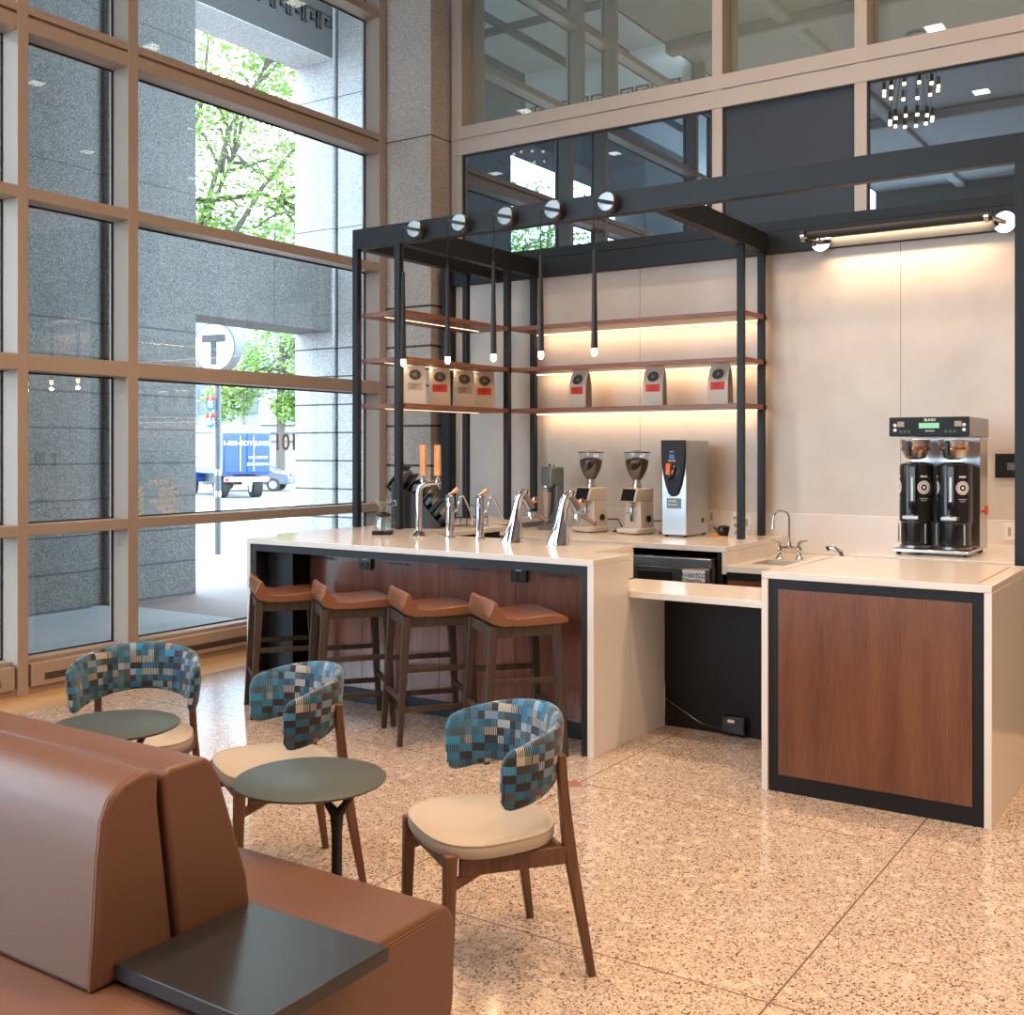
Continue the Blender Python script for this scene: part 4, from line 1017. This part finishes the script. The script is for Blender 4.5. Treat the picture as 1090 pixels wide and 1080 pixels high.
MB().tube([(.225, .42, .27), (.255, .42, .27)], .008, 8).box(.25, .268, .40, .44, .25, .305).build('side_tap', 'orange', cm)
tb = thing('wall_tablet', 'small black wall-mounted tablet beside the twin brewer', 'tablet', (-1.345, 8.33, 1.55))
B(-.10, .10, -.02, 0, -.085, .085).build('frame', 'black_plastic', tb, bevel=.004)
B(-.082, .082, -.0225, -.02, -.065, .065).build('screen', 'screen', tb)
B(-.02, .04, -.0235, -.0226, -.03, .02).build('picture', 'gunmetal', tb)
tag(B(-1.68, -1.60, 8.31, 8.33, 1.44, 1.62).build('wall_switch', 'black_plastic', bevel=.004), 'black switch plate half hidden behind the brewer', 'switch')

# ================================================================ STOOLS
def make_stool(label):
    t = thing('bar_stool', label, 'bar stool', group='leather bar stools at the counter')
    legs = [(-.185, -.185), (.185, -.185), (.185, .175), (-.185, .175)]
    for (x, y) in legs:
        sx, sy = (1 if x > 0 else -1), (1 if y > 0 else -1)
        MB().leg((x + sx * .03, y + sy * .045, 0), (x, y, .72), .028, .030, .042, .050).build('leg', 'stool_wood', t, bevel=.003)
    fr = MB().bar((-.185, -.185, .69), (.185, -.185, .69), .022, .06).bar((-.185, .175, .69), (.185, .175, .69), .022, .06).bar((-.185, -.185, .69), (-.185, .175, .69), .022, .06).bar((.185, -.185, .69), (.185, .175, .69), .022, .06)
    fr.build('seat_frame', 'stool_wood', t, bevel=.002)
    def at(x, y, z):
        k_ = 1 - z / .72; return (x + (1 if x > 0 else -1) * .03 * k_, y + (1 if y > 0 else -1) * .045 * k_, z)
    for a, b_, z in ((0, 1, .25), (2, 3, .25), (0, 3, .20), (1, 2, .20), (0, 3, .42), (1, 2, .42)):
        p_, q_ = legs[a], legs[b_]
        MB().bar(at(*p_, z), at(*q_, z), .020, .030).build('footrest', 'stool_wood', t, bevel=.002)
    # upholstered seat: section swept across the width, low upturned back, saddle dip
    b = MB(); nx = 12
    sec = []
    top = [(.245, .742), (.23, .762), (.18, .772), (.10, .772), (.0, .764), (-.09, .760), (-.15, .766), (-.19, .785), (-.213, .825), (-.228, .858)]
    bot = [(-.255, .858), (-.262, .83), (-.25, .775), (-.225, .735), (-.17, .718), (-.05, .715), (.10, .717), (.21, .720), (.238, .727)]
    loop = top + [(-.242, .868)] + bot
    rings = []
    for i in range(nx + 1):
        u_ = -1 + 2 * i / nx; x = u_ * .214; rg = []
        for j, (y, z) in enumerate(loop):
            isb = y < -.18 and z > .775
            dip = 0 if j >= len(top) else .012 * (1 - abs(u_) ** 3) if y > -.15 else 0
            yy = y + (.035 * (u_ ** 2) if isb else (-.03 * u_ ** 2 if y > .15 else 0))
            rnd = .004 if abs(u_) > .99 else 0
            yy = (yy + .262) * .985 - .230
            rg.append(b.bm.verts.new((x, yy, z - dip + (-.018 * u_ ** 4 if isb and z > .8 else 0))))
        rings.append(rg)
    m_ = len(loop)
    for a, c in zip(rings, rings[1:]):
        for j in range(m_): b.bm.faces.new((a[j], a[(j + 1) % m_], c[(j + 1) % m_], c[j]))
    b.bm.faces.new(rings[0][::-1]); b.bm.faces.new(rings[-1])
    b.build('seat', 'leather', t, bevel=.012, seg=3)
    return t
s0 = make_stool('dark wood bar stool with tan leather seat, nearest the window')
s0.location = (-5.10, 5.07, 0); s0.rotation_euler = (0, 0, math.radians(-38))
dup(s0, (-4.55, 5.07, 0), math.radians(-38), 'dark wood bar stool with tan leather seat, second from the window')
dup(s0, (-3.96, 5.10, 0), math.radians(-38), 'dark wood bar stool with tan leather seat, third from the window')
dup(s0, (-3.36, 5.09, 0), math.radians(-38), 'dark wood bar stool with tan leather seat, farthest from the window')

# ================================================================ CHAIRS
def make_chair(label):
    t = thing('barrel_chair', label, 'chair', group='blue plaid barrel chairs')
    # seat cushion
    b = MB(); n = 40; rings = []
    def sup(r, z, ex=0.0):
        out = []
        for k2 in range(n):
            a = 2 * PI * k2 / n; ca, sa = math.cos(a), math.sin(a); e_ = 2 / 2.7
            x = .245 * r * math.copysign(abs(ca) ** e_, ca); y = .222 * r * math.copysign(abs(sa) ** e_, sa)
            x *= 1 - .10 * (y / .222)
            out.append(b.bm.verts.new((x, y, z)))
        return out
    for r, z in ((.93, .420), (.985, .424), (1.0, .434), (1.0, .452), (.985, .463), (.95, .468), (.8, .472), (.4, .474)): rings.append(sup(r, z))
    for a, c in zip(rings, rings[1:]):
        for k2 in range(n): b.bm.faces.new((a[k2], a[(k2 + 1) % n], c[(k2 + 1) % n], c[k2]))
    b.bm.faces.new(rings[0][::-1]); b.bm.faces.new(rings[-1])
    so_ = b.build('seat', 'beige', t)
    pi_ = MB(); pi_.tube([(p_[0], p_[1], .4635) for p_ in [(.245 * .985 * math.copysign(abs(math.cos(2 * PI * k2 / n)) ** (2 / 2.7), math.cos(2 * PI * k2 / n)) * (1 - .10 * (math.copysign(abs(math.sin(2 * PI * k2 / n)) ** (2 / 2.7), math.sin(2 * PI * k2 / n)))), .222 * .985 * math.copysign(abs(math.sin(2 * PI * k2 / n)) ** (2 / 2.7), math.sin(2 * PI * k2 / n))) for k2 in range(n + 1)]], .0035, 6)
    pi_.build('piping', 'beige', so_)
    # aprons
    ap = MB().bar((-.17, -.17, .392), (.17, -.17, .392), .022, .045).bar((-.196, -.15, .392), (-.208, .20, .385), .022, .055).bar((.196, -.15, .392), (.208, .20, .385), .022, .055).bar((-.19, .19, .385), (.19, .19, .385), .022, .055)
    ap.bar((-.197, -.17, .34), (-.19, -.06, .385), .02, .03).bar((.197, -.17, .34), (.19, -.06, .385), .02, .03)
    ap.build('seat_frame', 'chair_wood', t, bevel=.003)
    for sx in (-1, 1):
        MB().leg((sx * .205, -.195, 0), (sx * .198, -.182, .437), .026, .030, .036, .042).build('leg', 'chair_wood', t, bevel=.006)
        rl = MB(); pts = [(sx * .238, .280, 0), (sx * .210, .222, .36), (sx * .206, .214, .42), (sx * .202, .204, .52), (sx * .200, .197, .60), (sx * .198, .192, .70)]
        ws = [.024, .040, .042, .036, .032, .026]
        rings = []
        for (x, y, z), w_ in zip(pts, ws):
            rings.append([rl.bm.verts.new((x + i * .013, y + j * w_ * .5, z)) for i, j in ((-1, -1), (1, -1), (1, 1), (-1, 1))])
        for a, c in zip(rings, rings[1:]):
            for k2 in range(4): rl.bm.faces.new((a[k2], a[(k2 + 1) % 4], c[(k2 + 1) % 4], c[k2]))
        rl.bm.faces.new(rings[0][::-1]); rl.bm.faces.new(rings[-1])
        rl.build('leg', 'chair_wood', t, bevel=.005)
    # wraparound back
    b = MB(); uvl = b.bm.loops.layers.uv.new('UVMap'); NU = 64; m_ = 20; rings = []; info = []
    A = math.radians(100)
    for i in range(NU + 1):
        s_ = -1 + 2 * i / NU; ph = s_ * A
        rx, ry = .250, .225
        cx, cy = rx * math.sin(ph), ry * math.cos(ph) - .0
        if abs(ph) > PI / 2:   # arms run straight forward and splay a little
            ex = abs(ph) - PI / 2; cx = math.copysign(rx - .0 * ex, ph); cy = -ry * ex * 1.2
            cx *= 1 - .05 * ex
        nrm = Vector((math.sin(ph), math.cos(ph) if abs(ph) < PI / 2 else 0, 0)); nrm.normalize()
        q = min(1.0, abs(s_)); zt = .815 - .075 * q ** 1.7; zb = .600 - .035 * q ** 1.5 + .012 * math.cos(q * PI)
        e0 = .90
        e = 1.0 if q < e0 else math.sqrt(max(0.0, 1 - ((q - e0) / (1 - e0)) ** 2.2))
        zc, hh = (zt + zb) / 2, (zt - zb) / 2 * (.60 + .40 * e); th2 = .022 * (.35 + .65 * e)
        lean = .10
        rg = []
        for j in range(m_):
            a = 2 * PI * j / m_; ca, sa = math.cos(a), math.sin(a)
            v_ = hh * math.copysign(abs(sa) ** .45, sa); w_ = th2 * math.copysign(abs(ca) ** .8, ca)
            off = w_ + lean * v_
            rg.append(b.bm.verts.new((cx + nrm.x * off, cy + .012 + nrm.y * off, zc + v_)))
        rings.append(rg); info.append((s_ * A * .26, zc, hh))
    for i, (a, c) in enumerate(zip(rings, rings[1:])):
        for j in range(m_):
            f_ = b.bm.faces.new((a[j], a[(j + 1) % m_], c[(j + 1) % m_], c[j]))
            for lp, uu in zip(f_.loops, (info[i][0], info[i][0], info[i + 1][0], info[i + 1][0])):
                inner = 1.5 if math.cos(2 * PI * (j + .5) / m_) < 0 else 0
                lp[uvl].uv = (uu + inner + 3, lp.vert.co.z)
    for rg, inv in ((rings[0], True), (rings[-1], False)):
        f_ = b.bm.faces.new(rg[::-1] if inv else rg)
        for lp in f_.loops: lp[uvl].uv = (3 + lp.vert.co.y, lp.vert.co.z)
    b.build('backrest', 'fabric', t)
    return t
c0 = make_chair('blue plaid barrel chair with beige seat, nearest the counter block')
def place(o, cx, cy, fx, fy):
    # local -y faces the direction (fx, fy)
    o.location = (cx, cy, 0); o.rotation_euler = (0, 0, math.atan2(fy, fx) + PI / 2)
place(c0, -2.067, 2.936, -.547, -.837)
c1 = dup(c0, (0, 0, 0), 0, 'blue plaid barrel chair with beige seat behind the round table'); place(c1, -3.12, 3.04, -.489, -.872)
c2 = dup(c0, (0, 0, 0), 0, 'blue plaid barrel chair with beige seat closest to the window'); place(c2, -3.885, 2.975, .62, -.78)

# ================================================================ TABLES
def make_table(label):
    t = thing('round_table', label, 'table', group='small round grey tables')
    MB().lathe([(0, .638), (.222, .638), (.232, .643), (.233, .648), (.230, .650), (0, .650)], seg=64).build('tabletop', 'grey_top', t)
    MB().tube([(.14, -.05, .01), (.14, -.05, .52), (.14, -.05, .575)], [.016, .016, .021], 14).tube([(.14, -.05, .57), (.118, -.06, .60), (.100, -.068, .637)], [.018, .012, .012], 12).tube([(.14, -.05, .57), (.162, -.04, .60), (.182, -.032, .637)], [.018, .012, .012], 12).build('column', 'black_metal', t)
    MB().lathe([(0, 0), (.17, 0), (.17, .008), (.02, .012), (0, .012)], (.13, 0, 0), 36).build('base', 'black_metal', t)
    return t
t0 = make_table('small round grey table by the banquette, in front of the middle chair')
t0.location = (-2.40, 2.49, 0); t0.rotation_euler = (0, 0, math.radians(-5))
t0.rotation_euler = (0, 0, math.radians(5))
dup(t0, (-3.47, 2.575, 0), math.radians(5), 'small round grey table by the banquette, nearer the window')

# ================================================================ BANQUETTE
sf = thing('banquette_sofa', 'long tan leather double-sided banquette with upright backs', 'sofa')
XE = -1.725; XL = -6.0
b = MB()
prof = [(2.26, .0), (2.315, .16), (2.33, .24), (2.33, .435), (2.305, .472), (2.25, .485), (.98, .485), (.92, .472), (.90, .435), (.90, .24), (.96, .0)]
b.prism(prof, XL, XE, 'x')
b.build('seat', 'sofa_leather', sf, bevel=.014, seg=3)
for off in (.020, .028):
    MB().tube([(XE + .0008, 2.25, .485 - off), (XE + .0008, 1.2, .485 - off)], .0012, 5).build('stitching', 'thread', sf)
XB = -2.07
zt = .935
nb = MB().prism([(1.475, .487), (1.485, .60), (1.495, .76), (1.505, .85), (1.525, .895), (1.56, .922), (1.61, .935), (1.645, .932), (1.655, .92), (1.655, .85), (1.70, .487)], XL, XB, 'x')
nb.build('backrest', 'sofa_leather', sf, bevel=.012, seg=3)
fb = MB().prism([(1.715, .487), (1.675, .85), (1.67, .91), (1.69, .925), (1.80, .925), (1.82, .905), (1.84, .87), (1.93, .60), (1.945, .487)], XL, XB - .004, 'x')
fb.build('backrest', 'sofa_leather', sf, bevel=.012, seg=3)
for dxx in (0, .008):
    MB().tube([(XB - .006 - dxx, 1.4755, .49), (XB - .006 - dxx, 1.4845, .60), (XB - .006 - dxx, 1.4945, .76), (XB - .006 - dxx, 1.5045, .85), (XB - .006 - dxx, 1.5245, .896), (XB - .006 - dxx, 1.56, .923), (XB - .006 - dxx, 1.61, .936)], .0009, 5).build('stitching', 'thread', sf)
sq = thing('side_table', 'square black tabletop fixed at the end of the banquette backs', 'table')
B(-2.066, -1.615, 1.53, 1.93, .500, .535).build('tabletop', 'black_stone', sq, bevel=.003)
B(-1.97, -1.80, 1.60, 1.86, .4855, .4995).build('support', 'chair_wood', sq)

# ================================================================ CEILING LIGHTS
cl0 = None
names = ['front row', 'second row', 'third row', 'fourth row']
for r_, y in enumerate((6.6, 3.6, 1.0, -2.6)):
    for c_, x in enumerate((-3.6, -0.7, 2.2, 5.1)):
        lb = 'square recessed ceiling light, %s, %s from the windows' % (names[r_], ['first', 'second', 'third', 'fourth'][c_])
        if cl0 is None:
            cl0 = thing('ceiling_light', lb, 'light', (x, y, CZ), group='recessed ceiling lights')
            B(-.14, .14, -.14, .14, -.012, 0).build('frame', 'white', cl0)
            B(-.11, .11, -.11, .11, -.018, -.0125).build('diffuser', 'ceil_lamp', cl0)
            area_light('ceiling_lamp', (0, 0, -.03), 55, .22, parent=cl0, spread=math.radians(120))
        else: dup(cl0, (x, y, CZ), 0, lb)
# chandelier
ch = thing('chandelier', 'cluster chandelier of small black cylinder lamps, mirrored above the bar', 'chandelier', (-3.88, .9, 0))
MB().lathe([(0, CZ - .04), (.14, CZ - .04), (.14, CZ), (0, CZ)], seg=28).build('canopy', 'black_metal', ch)
for tier, (z, R_, n) in enumerate(((6.72, .37, 12), (6.30, .29, 12))):
    for k2 in range(n):
        a = 2 * PI * k2 / n; x, y = R_ * math.cos(a), R_ * math.sin(a)
        lm = MB().tube([(x, y, z), (x, y, z + .11)], .024, 12).tube([(x, y, z + .11), (x * .3, y * .3, CZ - .03)], .0025, 4).build('lamp', 'black_metal', ch)
        MB().tube([(x, y, z - .035), (x, y, z)], .023, 12).build('bulb', 'bulb', lm)
